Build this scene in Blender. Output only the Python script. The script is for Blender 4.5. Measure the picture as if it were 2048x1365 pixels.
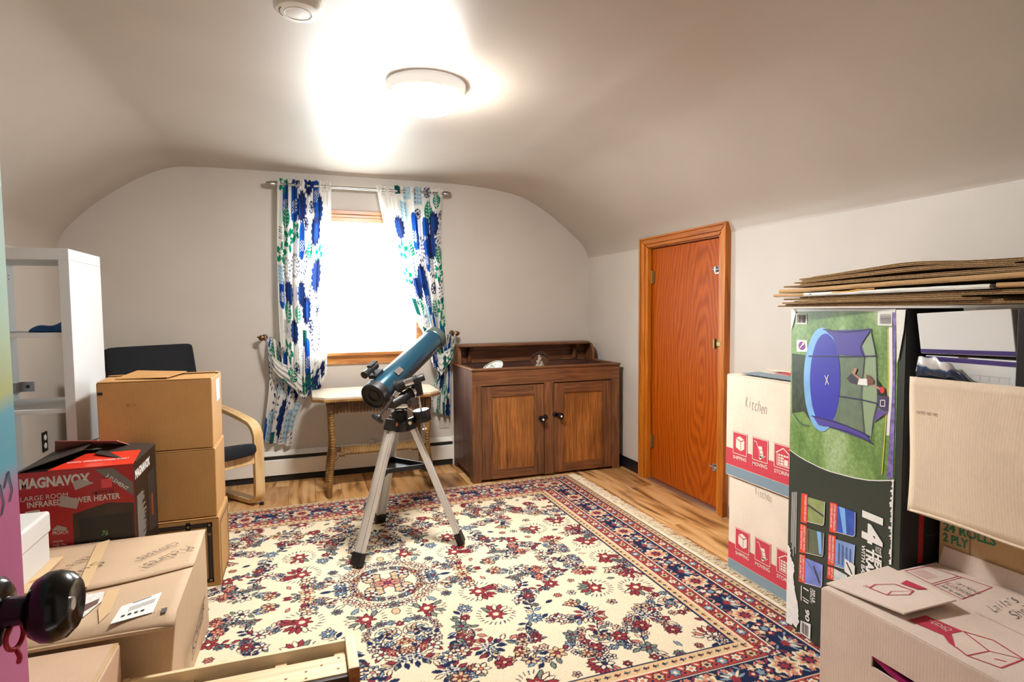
import bpy, bmesh, math, random
import numpy as np
from mathutils import Vector, Matrix

for _o in list(bpy.data.objects): bpy.data.objects.remove(_o)
SC = bpy.context.scene
COL = SC.collection
PI = math.pi

# ------------------------------------------------------------------ camera, world, exposure
ROOM_D, ROOM_R, ROOM_L, ROOM_F, CEIL = 4.42, 2.25, -1.443, -0.10, 2.16
_f, _yaw, _pit, _rol = 1169.99, 0.341131, 0.0558116, 0.00828771
cam_data = bpy.data.cameras.new('camera'); cam = bpy.data.objects.new('camera', cam_data); COL.objects.link(cam)
cam_data.sensor_width = 36.0; cam_data.lens = _f/2048*36.0; cam_data.clip_start = 0.02
_fw = Vector((math.sin(_yaw)*math.cos(_pit), math.cos(_yaw)*math.cos(_pit), -math.sin(_pit)))
_r0 = Vector((math.cos(_yaw), -math.sin(_yaw), 0)); _d0 = _fw.cross(_r0)
_r = _r0*math.cos(_rol)+_d0*math.sin(_rol); _d = -_r0*math.sin(_rol)+_d0*math.cos(_rol)
cam.matrix_world = Matrix(((_r.x, -_d.x, -_fw.x, 0), (_r.y, -_d.y, -_fw.y, 0), (_r.z, -_d.z, -_fw.z, 1.2), (0, 0, 0, 1)))
SC.camera = cam
SKY_STRENGTH, LAMP_STRENGTH, EXPOSURE = 17.0, 140.0, 0.78
w = bpy.data.worlds.new('overcast_sky'); SC.world = w; w.use_nodes = True
_bg = w.node_tree.nodes['Background']; _bg.inputs[0].default_value = (0.90, 0.96, 1.0, 1); _bg.inputs[1].default_value = SKY_STRENGTH
vs = SC.view_settings
vs.view_transform = 'Standard'; vs.look = 'None'; vs.gamma = 1.0; vs.use_curve_mapping = False; vs.exposure = EXPOSURE
_pl = bpy.data.lights.new('window_portal', 'AREA'); _pl.shape = 'RECTANGLE'; _pl.size = 0.84; _pl.size_y = 1.0
_pl.cycles.is_portal = True
_po = bpy.data.objects.new('window_portal', _pl); COL.objects.link(_po)
_po.location = (0.41, ROOM_D+0.13, 1.37); _po.rotation_euler = (-PI/2, 0, 0)

# ------------------------------------------------------------------ colour + material helpers
def c(h):
    h = h.lstrip('#'); o = []
    for i in (0, 2, 4):
        v = int(h[i:i+2], 16)/255
        o.append(v/12.92 if v <= 0.04045 else ((v+0.055)/1.055)**2.4)
    return tuple(o)
MATS = {}
class NT:
    def __init__(s, name):
        s.m = bpy.data.materials.new(name); s.m.use_nodes = True; s.t = s.m.node_tree; s.b = s.t.nodes['Principled BSDF']
        s.out = s.t.nodes['Material Output']
    def n(s, typ, **kw):
        x = s.t.nodes.new(typ)
        for k, v in kw.items():
            if k.startswith('i_'): x.inputs[k[2:].replace('_', ' ')].default_value = v
            else: setattr(x, k, v)
        return x
    def l(s, a, b): s.t.links.new(a, b)
    def coords(s, scale=(1, 1, 1), src='Object', rnd=False):
        tc = s.n('ShaderNodeTexCoord'); mp = s.n('ShaderNodeMapping'); mp.inputs['Scale'].default_value = scale
        s.l(tc.outputs[src], mp.inputs['Vector'])
        if rnd:
            oi = s.n('ShaderNodeObjectInfo'); mm = s.n('ShaderNodeMath', operation='MULTIPLY'); mm.inputs[1].default_value = 37.0
            s.l(oi.outputs['Random'], mm.inputs[0]); cb = s.n('ShaderNodeCombineXYZ')
            for k in 'XYZ': s.l(mm.outputs[0], cb.inputs[k])
            s.l(cb.outputs[0], mp.inputs['Location'])
        return mp.outputs[0]
    def ramp(s, fac, stops):
        r = s.n('ShaderNodeValToRGB'); e = r.color_ramp.elements
        while len(e) < len(stops): e.new(0.5)
        for k, (p, col) in enumerate(stops): e[k].position = p; e[k].color = (*col, 1)
        s.l(fac, r.inputs[0]); return r.outputs[0]
    def bump(s, h, strength=0.2, dist=0.01):
        b = s.n('ShaderNodeBump'); b.inputs['Strength'].default_value = strength; b.inputs['Distance'].default_value = dist
        s.l(h, b.inputs['Height']); s.l(b.outputs[0], s.b.inputs['Normal'])
def scale_c(col, k): return tuple(min(1, v*k) for v in col)
def mat(name, col, rough=0.5, metal=0.0, var=0.0, vscale=8.0, bump=0.0, bscale=200.0, **kw):
    if name in MATS: return MATS[name]
    if isinstance(col, str): col = c(col)
    t = NT(name); b = t.b
    b.inputs['Base Color'].default_value = (*col, 1); b.inputs['Roughness'].default_value = rough; b.inputs['Metallic'].default_value = metal
    for k, v in kw.items(): b.inputs[k.replace('_', ' ')].default_value = v
    if var > 0:
        nz = t.n('ShaderNodeTexNoise'); nz.inputs['Scale'].default_value = vscale; nz.inputs['Detail'].default_value = 4
        t.l(t.coords(), nz.inputs['Vector'])
        t.l(t.ramp(nz.outputs[0], [(0.3, scale_c(col, 1-var)), (0.7, scale_c(col, 1+var))]), b.inputs['Base Color'])
    if bump > 0:
        nb = t.n('ShaderNodeTexNoise'); nb.inputs['Scale'].default_value = bscale; nb.inputs['Detail'].default_value = 3
        t.l(t.coords(), nb.inputs['Vector']); t.bump(nb.outputs[0], bump, 0.004)
    MATS[name] = t.m; return t.m
def wood(name, dark, mid, light, scale=(14, 14, 1.2), rough=0.45, rnd=False, rings=0.0, bump=0.08, coat=0.0, blotch=0.0):
    if name in MATS: return MATS[name]
    t = NT(name); v = t.coords(scale, rnd=rnd)
    n1 = t.n('ShaderNodeTexNoise'); n1.inputs['Scale'].default_value = 1.0; n1.inputs['Detail'].default_value = 6; n1.inputs['Distortion'].default_value = 1.2
    t.l(v, n1.inputs['Vector'])
    fac = n1.outputs[0]
    if rings > 0:
        wv = t.n('ShaderNodeTexWave', wave_type='RINGS'); wv.inputs['Scale'].default_value = 0.55; wv.inputs['Distortion'].default_value = 7.0; wv.inputs['Detail'].default_value = 3
        wv.inputs['Detail Scale'].default_value = 0.9
        t.l(v, wv.inputs['Vector'])
        mx = t.n('ShaderNodeMix', data_type='FLOAT'); mx.inputs[0].default_value = rings
        t.l(fac, mx.inputs[2]); t.l(wv.outputs['Fac'], mx.inputs[3]); fac = mx.outputs[0]
    colr = t.ramp(fac, [(0.28, dark), (0.5, mid), (0.72, light)])
    if blotch > 0:
        bn = t.n('ShaderNodeTexNoise'); bn.inputs['Scale'].default_value = 5.0; bn.inputs['Detail'].default_value = 5; t.l(t.coords((1, 1, .6)), bn.inputs['Vector'])
        br_ = t.ramp(bn.outputs[0], [(0.30, (1-blotch,)*3), (0.62, (1, 1, 1))]); mu = t.n('ShaderNodeMix', data_type='RGBA', blend_type='MULTIPLY'); mu.inputs[0].default_value = 1.0
        t.l(colr, mu.inputs[6]); t.l(br_, mu.inputs[7]); colr = mu.outputs[2]
    t.l(colr, t.b.inputs['Base Color'])
    t.b.inputs['Roughness'].default_value = rough
    if coat: t.b.inputs['Coat Weight'].default_value = coat; t.b.inputs['Coat Roughness'].default_value = 0.25
    t.bump(fac, bump, 0.003)
    MATS[name] = t.m; return t.m
def cardboard(name, col, axis='z', rough=0.75):
    if name in MATS: return MATS[name]
    if isinstance(col, str): col = c(col)
    t = NT(name)
    nz = t.n('ShaderNodeTexNoise'); nz.inputs['Scale'].default_value = 5.0; nz.inputs['Detail'].default_value = 6
    t.l(t.coords(), nz.inputs['Vector'])
    fb = t.n('ShaderNodeTexNoise'); fb.inputs['Scale'].default_value = 160.0; fb.inputs['Detail'].default_value = 2
    t.l(t.coords((1, 1, 0.35)), fb.inputs['Vector'])
    ad = t.n('ShaderNodeMath', operation='MULTIPLY_ADD'); ad.inputs[1].default_value = 0.35; t.l(fb.outputs[0], ad.inputs[0]); t.l(nz.outputs[0], ad.inputs[2])
    t.l(t.ramp(ad.outputs[0], [(0.45, scale_c(col, 0.90)), (0.90, scale_c(col, 1.09))]), t.b.inputs['Base Color'])
    t.b.inputs['Roughness'].default_value = rough
    wv = t.n('ShaderNodeTexWave', wave_type='BANDS', bands_direction='X'); wv.inputs['Scale'].default_value = 42.0; wv.inputs['Distortion'].default_value = 0.6
    tc = t.n('ShaderNodeTexCoord'); sp = t.n('ShaderNodeSeparateXYZ'); t.l(tc.outputs['Object'], sp.inputs[0])
    sm = t.n('ShaderNodeMath', operation='ADD'); cb = t.n('ShaderNodeCombineXYZ')
    t.l(sp.outputs[0], sm.inputs[0]); t.l(sp.outputs[1], sm.inputs[1]); t.l(sm.outputs[0], cb.inputs[0]); t.l(cb.outputs[0], wv.inputs['Vector'])
    t.bump(wv.outputs['Fac'], 0.06, 0.002)
    MATS[name] = t.m; return t.m
def vcol_mat(name, rough=0.9, translucent=0.0, bscale=900.0, bump=0.3, sheen=0.0):
    t = NT(name); at = t.n('ShaderNodeVertexColor', layer_name='Col')
    t.l(at.outputs[0], t.b.inputs['Base Color']); t.b.inputs['Roughness'].default_value = rough
    t.b.inputs['Specular IOR Level'].default_value = 0.15
    if sheen: t.b.inputs['Sheen Weight'].default_value = sheen
    nb = t.n('ShaderNodeTexNoise'); nb.inputs['Scale'].default_value = bscale; t.l(t.coords(), nb.inputs['Vector']); t.bump(nb.outputs[0], bump, 0.004)
    if translucent:
        tr = t.n('ShaderNodeBsdfTranslucent'); t.l(at.outputs[0], tr.inputs[0]); mx = t.n('ShaderNodeMixShader'); mx.inputs[0].default_value = translucent
        t.l(t.b.outputs[0], mx.inputs[1]); t.l(tr.outputs[0], mx.inputs[2]); t.l(mx.outputs[0], t.out.inputs[0])
    MATS[name] = t.m; return t.m

# ------------------------------------------------------------------ object helpers
def tag(o, label=None, cat=None, group=None, kind=None):
    if label: o['label'] = label
    if cat: o['category'] = cat
    if group: o['group'] = group
    if kind: o['kind'] = kind
    return o
def thing(name, label, cat, loc=(0, 0, 0), rotz=0.0, group=None):
    o = bpy.data.objects.new(name, None); COL.objects.link(o); o.empty_display_size = 0.05
    o.location = loc; o.rotation_euler = (0, 0, rotz)
    return tag(o, label, cat, group)
def root_inv(o):
    ms = []
    while o is not None:
        if o.parent is None: ms.append(Matrix.Translation(o.location) @ o.rotation_euler.to_matrix().to_4x4())
        o = o.parent
    return ms[-1].inverted()
class MB:
    def __init__(s): s.v = []; s.f = []
    def add(s, vs_, fs_):
        k = len(s.v); s.v += [tuple(p) for p in vs_]; s.f += [tuple(k+i for i in f) for f in fs_]; return s
    def hexa(s, p): # 4 bottom ccw then 4 top
        return s.add(p, [(3, 2, 1, 0), (4, 5, 6, 7), (0, 1, 5, 4), (1, 2, 6, 5), (2, 3, 7, 6), (3, 0, 4, 7)])
    def box(s, x0, x1, y0, y1, z0, z1):
        return s.hexa([(x0, y0, z0), (x1, y0, z0), (x1, y1, z0), (x0, y1, z0), (x0, y0, z1), (x1, y0, z1), (x1, y1, z1), (x0, y1, z1)])
    def obox(s, ctr, ax, ay, az, hx, hy, hz):
        ctr = Vector(ctr); ax = Vector(ax).normalized()*hx; ay = Vector(ay).normalized()*hy; az = Vector(az).normalized()*hz
        return s.hexa([ctr-ax-ay-az, ctr+ax-ay-az, ctr+ax+ay-az, ctr-ax+ay-az, ctr-ax-ay+az, ctr+ax-ay+az, ctr+ax+ay+az, ctr-ax+ay+az])
    def bar(s, a, b, w_, h_, up=(0, 0, 1)):
        a = Vector(a); b = Vector(b); d = (b-a); x = d.normalized(); y = Vector(up).cross(x)
        if y.length < 1e-4: y = Vector((1, 0, 0)).cross(x)
        y.normalize(); z = x.cross(y)
        return s.obox((a+b)/2, x, y, z, d.length/2, w_/2, h_/2)
    def tube(s, path, r, n=12, cap=True, rf=None, closed=False):
        P = [Vector(p) for p in path]; m = len(P); rings = []
        nrm = None
        for i in range(m):
            t = (P[(i+1) % m]-P[i-1]) if closed else ((P[min(i+1, m-1)]-P[max(i-1, 0)]))
            t.normalize()
            if nrm is None:
                nrm = t.orthogonal().normalized()
            else:
                nrm = (nrm - t*nrm.dot(t)); nrm = nrm.normalized() if nrm.length > 1e-6 else t.orthogonal().normalized()
            bn = t.cross(nrm); rr = rf(i/(m-1)) if rf else (r[i] if isinstance(r, (list, tuple)) else r)
            rings.append([P[i]+nrm*math.cos(2*PI*k/n)*rr+bn*math.sin(2*PI*k/n)*rr for k in range(n)])
        k0 = len(s.v)
        for R in rings: s.v += [tuple(p) for p in R]
        for i in range(m if closed else m-1):
            j = (i+1) % m
            for k in range(n):
                q = (k+1) % n; s.f.append((k0+i*n+k, k0+i*n+q, k0+j*n+q, k0+j*n+k))
        if cap and not closed:
            s.f.append(tuple(k0+n-1-k for k in range(n))); s.f.append(tuple(k0+(m-1)*n+k for k in range(n)))
        return s
    def cyl(s, a, b, r, n=20, r2=None):
        return s.tube([a, b], [r, r if r2 is None else r2], n)
    def lathe(s, prof, o=(0, 0, 0), axis=(0, 0, 1), n=32):
        o = Vector(o); az = Vector(axis).normalized(); ax = az.orthogonal().normalized(); ay = az.cross(ax); k0 = len(s.v); m = len(prof)
        for r, h in prof:
            for k in range(n):
                a = 2*PI*k/n; s.v.append(tuple(o+az*h+(ax*math.cos(a)+ay*math.sin(a))*r))
        for i in range(m-1):
            for k in range(n):
                q = (k+1) % n; s.f.append((k0+i*n+k, k0+i*n+q, k0+(i+1)*n+q, k0+(i+1)*n+k))
        if prof[0][0] > 1e-5: s.f.append(tuple(k0+n-1-k for k in range(n)))
        if prof[-1][0] > 1e-5: s.f.append(tuple(k0+(m-1)*n+k for k in range(n)))
        return s
    def prism(s, poly, o, u, v, depth):
        o = Vector(o); u = Vector(u); v = Vector(v); nn = u.cross(v).normalized()*depth; m = len(poly)
        a = [o+u*x+v*y for x, y in poly]; b = [p+nn for p in a]
        return s.add(a+b, [tuple(range(m-1, -1, -1)), tuple(range(m, 2*m))]+[(i, (i+1) % m, m+(i+1) % m, m+i) for i in range(m)])
    def strip(s, path, side, wd, th): # bent rectangular strip: path of points, side = width direction
        P = [Vector(p) for p in path]; sd = Vector(side).normalized(); k0 = len(s.v); m = len(P)
        for i in range(m):
            t = (P[min(i+1, m-1)]-P[max(i-1, 0)]).normalized(); nr = t.cross(sd).normalized()
            for a, b in ((-1, -1), (1, -1), (1, 1), (-1, 1)): s.v.append(tuple(P[i]+sd*a*wd/2+nr*b*th/2))
        for i in range(m-1):
            for k in range(4):
                q = (k+1) % 4; s.f.append((k0+i*4+k, k0+i*4+q, k0+i*4+4+q, k0+i*4+4+k))
        s.f.append((k0+3, k0+2, k0+1, k0)); e = k0+4*(m-1); s.f.append((e, e+1, e+2, e+3)); return s
    def grid(s, fn, nu, nv):
        k0 = len(s.v)
        for j in range(nv+1):
            for i in range(nu+1): s.v.append(tuple(fn(i/nu, j/nv)))
        for j in range(nv):
            for i in range(nu):
                a = k0+j*(nu+1)+i; s.f.append((a, a+1, a+nu+2, a+nu+1))
        return s
    def build(s, name, m, parent=None, smooth=False, bevel=0.0, seg=2, local=False, angle=40, fixn=True):
        me = bpy.data.meshes.new(name); V = s.v
        if parent is not None and not local:
            inv = root_inv(parent); V = [tuple(inv @ Vector(p)) for p in V]
        me.from_pydata(V, [], s.f)
        if fixn:
            bm = bmesh.new(); bm.from_mesh(me); bmesh.ops.recalc_face_normals(bm, faces=bm.faces); bm.to_mesh(me); bm.free()
        me.update()
        if isinstance(m, (list, tuple)):
            for k in m: me.materials.append(k)
        else: me.materials.append(m)
        o = bpy.data.objects.new(name, me); COL.objects.link(o)
        if parent is not None: o.parent = parent
        if smooth: me.shade_smooth()
        if bevel > 0:
            b = o.modifiers.new('bevel', 'BEVEL'); b.width = bevel; b.segments = seg; b.limit_method = 'ANGLE'; b.angle_limit = math.radians(30)
            if seg > 1 or smooth:
                me.shade_smooth(); me.set_sharp_from_angle(angle=math.radians(angle)) if False else None
                b.harden_normals = True
        elif smooth and angle < 180: me.set_sharp_from_angle(angle=math.radians(angle))
        return o
def bez(pts, n=10): # Catmull-Rom through points
    P = [Vector(p) for p in pts]; out = []
    for i in range(len(P)-1):
        p0 = P[max(i-1, 0)]; p1 = P[i]; p2 = P[i+1]; p3 = P[min(i+2, len(P)-1)]
        for k in range(n):
            t = k/n
            out.append(0.5*((2*p1)+(p2-p0)*t+(2*p0-5*p1+4*p2-p3)*t*t+(3*p1-p0-3*p2+p3)*t**3))
    out.append(P[-1]); return out

# ------------------------------------------------------------------ flat print helpers
_TX = {}
def text_geo(txt, bold=0.0, shear=0.0):
    key = (txt, bold, shear)
    if key not in _TX:
        cu = bpy.data.curves.new('t', 'FONT'); cu.body = txt; cu.offset = bold; cu.shear = shear; cu.resolution_u = 3; cu.fill_mode = 'FRONT'
        ob = bpy.data.objects.new('t', cu); me = bpy.data.meshes.new_from_object(ob)
        vv = [(v.co.x, v.co.y) for v in me.vertices]; ff = [tuple(p.vertices) for p in me.polygons]
        bpy.data.objects.remove(ob); bpy.data.meshes.remove(me); bpy.data.curves.remove(cu)
        x0 = min(p[0] for p in vv); x1 = max(p[0] for p in vv)
        _TX[key] = ([((x-x0)/(x1-x0), y/0.70) for x, y in vv], ff)
    return _TX[key]
class Face:
    """print surface: origin, s and t directions (metres), coordinates given in mm"""
    def __init__(s, o, su, tv, k=1.0):
        s.o = Vector(o); s.su = Vector(su).normalized()*k; s.tv = Vector(tv).normalized()*k; s.n = s.su.cross(s.tv).normalized()
    def p(s, a, b, e): return s.o+s.su*(a/1000)+s.tv*(b/1000)+s.n*e
class Print(MB):
    def __init__(s, face, layer=0): super().__init__(); s.fc = face; s.e = 0.0007*(layer+1)
    def poly(s, pts): return s.add([s.fc.p(a, b, s.e) for a, b in pts], [tuple(range(len(pts)))])
    def rect(s, a0, b0, a1, b1): return s.poly([(a0, b0), (a1, b0), (a1, b1), (a0, b1)])
    def ell(s, a, b, ra, rb, n=40): return s.poly([(a+ra*math.cos(2*PI*k/n), b+rb*math.sin(2*PI*k/n)) for k in range(n)])
    def line(s, pts, wd):
        for (a, b), (d, e) in zip(pts[:-1], pts[1:]):
            l = math.hypot(d-a, e-b) or 1; nx, ny = -(e-b)/l*wd/2, (d-a)/l*wd/2
            s.poly([(a+nx, b+ny), (a-nx, b-ny), (d-nx, e-ny), (d+nx, e+ny)])
        return s
    def frame(s, pts, wd): return s.line(list(pts)+[pts[0]], wd)
    def text(s, txt, p0, p1, ph, bold=0.0, shear=0.0): # baseline start, baseline end, cap-height point above start
        vv, ff = text_geo(txt, bold, shear); ux, uy = p1[0]-p0[0], p1[1]-p0[1]; hx, hy = ph[0]-p0[0], ph[1]-p0[1]
        return s.add([s.fc.p(p0[0]+ux*x+hx*y, p0[1]+uy*x+hy*y, s.e) for x, y in vv], ff)
    def hand(s, txt, p0, p1, ph, seed=1, bold=-0.012):
        rn = random.Random(seed); n = len(txt)
        for i, ch in enumerate(txt):
            if ch == ' ': continue
            a = (i+0.1)/n; b = (i+0.85)/n
            if ch in "il'!|.": a = (i+0.4)/n; b = (i+0.55)/n
            j = rn.uniform(-.08, .08); hs = rn.uniform(.85, 1.1); sl = rn.uniform(-.05, .12)
            q = lambda t: (p0[0]+(p1[0]-p0[0])*t+(ph[0]-p0[0])*j, p0[1]+(p1[1]-p0[1])*t+(ph[1]-p0[1])*j)
            u, v = q(a), q(b); h = (u[0]+(ph[0]-p0[0])*hs, u[1]+(ph[1]-p0[1])*hs)
            h = (h[0]+(v[0]-u[0])*sl, h[1]+(v[1]-u[1])*sl)
            s.text(ch, u, v, h, bold)
        return s
    def barcode(s, pts, n=22, seed=2, vertical=False):
        rn = random.Random(seed); (a0, b0), (a1, b1) = pts; x = 0
        while x < 1:
            w_ = rn.choice([.012, .02, .035]); 
            if vertical: s.rect(a0, b0+(b1-b0)*x, a1, b0+(b1-b0)*min(1, x+w_))
            else: s.rect(a0+(a1-a0)*x, b0, a0+(a1-a0)*min(1, x+w_), b1)
            x += w_+rn.choice([.015, .03, .045])
        return s
    def build(s, name, m, parent, gap=0.010):
        """pieces of print that lie apart become parts of their own"""
        n = len(s.f); bb = []
        for f in s.f:
            q = [s.v[i] for i in f]; bb.append([min(p[k] for p in q)-gap/2 for k in range(3)]+[max(p[k] for p in q)+gap/2 for k in range(3)])
        par = list(range(n))
        def fd(i):
            while par[i] != i: par[i] = par[par[i]]; i = par[i]
            return i
        # merge faces that share vertices first, then neighbouring islands
        own = {}
        for i, f in enumerate(s.f):
            for v in f:
                if v in own: par[fd(i)] = fd(own[v])
                else: own[v] = i
        isl = {}
        for i in range(n): isl.setdefault(fd(i), []).append(i)
        keys = list(isl); box = {k: [min(bb[i][a] for i in isl[k]) for a in range(3)]+[max(bb[i][a] for i in isl[k]) for a in range(3, 6)] for k in keys}
        for a in range(len(keys)):
            for b_ in range(a+1, len(keys)):
                A, B = box[keys[a]], box[keys[b_]]
                if all(A[k] <= B[k+3] and B[k] <= A[k+3] for k in range(3)): par[fd(keys[a])] = fd(keys[b_])
        grp = {}
        for i in range(n): grp.setdefault(fd(i), []).append(i)
        o = None
        for g in grp.values():
            mb = MB(); mp = {}
            for i in g:
                for v in s.f[i]:
                    if v not in mp: mp[v] = len(mb.v); mb.v.append(s.v[v])
                mb.f.append(tuple(mp[v] for v in s.f[i]))
            o = mb.build(name, m, parent, fixn=False)
        return o
INK = mat('ink_black', '#1b1a1c', 0.7); INKW = mat('ink_white', '#e9e7e2', 0.6)
# ================================================================== THE ROOM
def wall_mat(name, col, rough=0.5):
    t = NT(name)
    nz = t.n('ShaderNodeTexNoise'); nz.inputs['Scale'].default_value = 3.0; nz.inputs['Detail'].default_value = 5; t.l(t.coords(), nz.inputs['Vector'])
    t.l(t.ramp(nz.outputs[0], [(0.3, scale_c(col, 0.965)), (0.7, scale_c(col, 1.03))]), t.b.inputs['Base Color'])
    t.b.inputs['Roughness'].default_value = rough
    a = t.n('ShaderNodeTexNoise'); a.inputs['Scale'].default_value = 1.0; a.inputs['Detail'].default_value = 2; t.l(t.coords((420, 420, 30)), a.inputs['Vector'])
    b = t.n('ShaderNodeTexNoise'); b.inputs['Scale'].default_value = 1.0; b.inputs['Detail'].default_value = 2; t.l(t.coords((40, 40, 420)), b.inputs['Vector'])
    m = t.n('ShaderNodeMath', operation='ADD'); t.l(a.outputs[0], m.inputs[0]); t.l(b.outputs[0], m.inputs[1]); t.bump(m.outputs[0], 0.10, 0.002)
    return t.m
WALLC = c('#c8c0b6')
M_WALL = wall_mat('beige_wall_paint', WALLC, 0.48); M_CEIL = wall_mat('beige_ceiling_paint', c('#b8ada1'), 0.40)
prof = [(2.25, 1.612), (2.244, 1.635), (2.215, 1.694), (2.13, 1.782), (1.905, 1.956), (1.69, 2.073), (1.48, 2.124), (1.276, 2.145), (1.077, 2.155), (0.34, 2.16),
        (-0.32, 2.16), (-0.655, 2.157), (-0.787, 2.144), (-0.918, 2.096), (-1.06, 2.013), (-1.257, 1.861), (-1.395, 1.715), (-1.438, 1.62), (-1.443, 1.55)]
PR = [(p.x, p.z) for p in bez([(x, 0, z) for x, z in prof], 6)]
def ztop(x):
    for (x0, z0), (x1, z1) in zip(PR[:-1], PR[1:]):
        if x1 <= x <= x0 and x0 > x1: return z0+(z1-z0)*(x-x0)/(x1-x0)
    return 1.55
def struct(o): o['kind'] = 'structure'; return o
b = MB(); NY = 24; ys = [ROOM_F+(ROOM_D-ROOM_F)*i/NY for i in range(NY+1)]; m_ = len(PR)
b.add([(x, y, z) for y in ys for x, z in PR], [(j*m_+i, j*m_+i+1, (j+1)*m_+i+1, (j+1)*m_+i) for j in range(NY) for i in range(m_-1)])
struct(b.build('ceiling', M_CEIL, smooth=True, angle=180))
b = MB().add([(ROOM_L, ROOM_F, 0), (ROOM_L, ROOM_D, 0), (ROOM_L, ROOM_D, 1.55), (ROOM_L, ROOM_F, 1.55)], [(0, 1, 2, 3)])
struct(b.build('wall_left', M_WALL))
# right wall with the closet doorway
DY0, DY1, DZ = 2.745, 3.485, 1.600
b = MB()
def rq(y0, y1, z0, z1): b.add([(ROOM_R, y0, z0), (ROOM_R, y1, z0), (ROOM_R, y1, z1), (ROOM_R, y0, z1)], [(0, 3, 2, 1)])
rq(ROOM_F, DY0, 0, 1.612); rq(DY1, ROOM_D, 0, 1.612); rq(DY0, DY1, DZ, 1.612)
struct(b.build('wall_right', M_WALL))
# back wall with the window opening
WX0, WX1, WZ0, WZ1 = 0.02, 0.80, 0.89, 1.835
b = MB(); xs = sorted(set([round(-1.443+i*0.0284, 4) for i in range(131)]+[WX0, WX1, 2.25]+[round(x, 4) for x, z in PR]))
def bq(x0, x1, z0, z1, z2, z3): b.add([(x0, ROOM_D, z0), (x1, ROOM_D, z1), (x1, ROOM_D, z2), (x0, ROOM_D, z3)], [(0, 1, 2, 3)])
for x0, x1 in zip(xs[:-1], xs[1:]):
    if x1-x0 < 1e-5: continue
    t0, t1 = ztop(x0), ztop(x1)
    if x0 >= WX0-1e-6 and x1 <= WX1+1e-6:
        bq(x0, x1, 0, 0, WZ0, WZ0); bq(x0, x1, WZ1, WZ1, t1, t0)
    else: bq(x0, x1, 0, 0, t1, t0)
for x in (WX0, WX1): b.add([(x, ROOM_D, WZ0), (x, ROOM_D+.14, WZ0), (x, ROOM_D+.14, WZ1), (x, ROOM_D, WZ1)], [(0, 1, 2, 3)])
for z in (WZ0, WZ1): b.add([(WX0, ROOM_D, z), (WX1, ROOM_D, z), (WX1, ROOM_D+.14, z), (WX0, ROOM_D+.14, z)], [(0, 1, 2, 3)])
struct(b.build('wall_back', M_WALL, fixn=False))
# front wall around the doorway the picture is taken from, and the landing behind it
b = MB(); HX0, HX1, HZ = -0.31, 0.48, 1.98
def fq(x0, x1, z0, z1): b.add([(x0, ROOM_F, z0), (x1, ROOM_F, z0), (x1, ROOM_F, z1), (x0, ROOM_F, z1)], [(0, 1, 2, 3)])
for i in range(60):
    x0 = ROOM_L+(ROOM_R-ROOM_L)*i/60; x1 = ROOM_L+(ROOM_R-ROOM_L)*(i+1)/60
    for a0, a1, zz in ((x0, min(x1, HX0), 0), (max(x0, HX0), min(x1, HX1), HZ), (max(x0, HX1), x1, 0)):
        if a1-a0 > 1e-6: b.add([(a0, ROOM_F, zz), (a1, ROOM_F, zz), (a1, ROOM_F, ztop(a1)), (a0, ROOM_F, ztop(a0))], [(0, 1, 2, 3)])
struct(b.build('wall_front', M_WALL))
b = MB(); LY = -1.3
b.add([(-.6, ROOM_F-.01, 0), (.8, ROOM_F-.01, 0), (.8, LY, 0), (-.6, LY, 0), (-.6, ROOM_F-.01, 2.1), (.8, ROOM_F-.01, 2.1), (.8, LY, 2.1), (-.6, LY, 2.1)],
      [(0, 3, 7, 4), (1, 2, 6, 5), (2, 3, 7, 6), (4, 5, 6, 7), (0, 1, 2, 3)])
struct(b.build('wall_landing', M_WALL))
# ---- floor: sub-floor and laminate planks laid front to back
M_SUB = mat('dark_subfloor', '#3a2c20', 0.9)
fl = struct(MB().add([(ROOM_L, ROOM_F, -.012), (ROOM_R+.1, ROOM_F, -.012), (ROOM_R+.1, ROOM_D, -.012), (ROOM_L, ROOM_D, -.012)], [(0, 1, 2, 3)]).build('floor', M_SUB))
def plank_mat():
    t = NT('acacia_laminate'); v = t.coords((5, 1.0, 1), rnd=True)
    n1 = t.n('ShaderNodeTexNoise'); n1.inputs['Scale'].default_value = 1.3; n1.inputs['Detail'].default_value = 7; n1.inputs['Distortion'].default_value = 1.4; t.l(v, n1.inputs['Vector'])
    wv = t.n('ShaderNodeTexWave', wave_type='BANDS', bands_direction='X'); wv.inputs['Scale'].default_value = 0.9; wv.inputs['Distortion'].default_value = 9; wv.inputs['Detail'].default_value = 2; wv.inputs['Detail Scale'].default_value = 0.6
    t.l(v, wv.inputs['Vector'])
    mx = t.n('ShaderNodeMix', data_type='FLOAT'); mx.inputs[0].default_value = 0.10; t.l(n1.outputs[0], mx.inputs[2]); t.l(wv.outputs['Fac'], mx.inputs[3])
    col = t.ramp(mx.outputs[0], [(0.30, c('#6b4a2c')), (0.385, c('#a87a48')), (0.46, c('#cf9f66')), (0.58, c('#e3b984')), (0.66, c('#c99860')), (0.8, c('#dcb07a'))])
    oi = t.n('ShaderNodeObjectInfo'); r2 = t.ramp(oi.outputs['Random'], [(0, c('#c9b8a8')), (0.5, c('#f0e6da')), (1, c('#ffffff'))])
    mm = t.n('ShaderNodeMix', data_type='RGBA', blend_type='MULTIPLY'); mm.inputs[0].default_value = 1.0; t.l(col, mm.inputs[6]); t.l(r2, mm.inputs[7])
    t.l(mm.outputs[2], t.b.inputs['Base Color']); t.b.inputs['Roughness'].default_value = 0.34; t.bump(mx.outputs[0], 0.05, 0.002); return t.m
M_PLANK = plank_mat(); PW = 0.165; rnp = random.Random(5); PM = {}
x = ROOM_L; ci = 0
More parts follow.
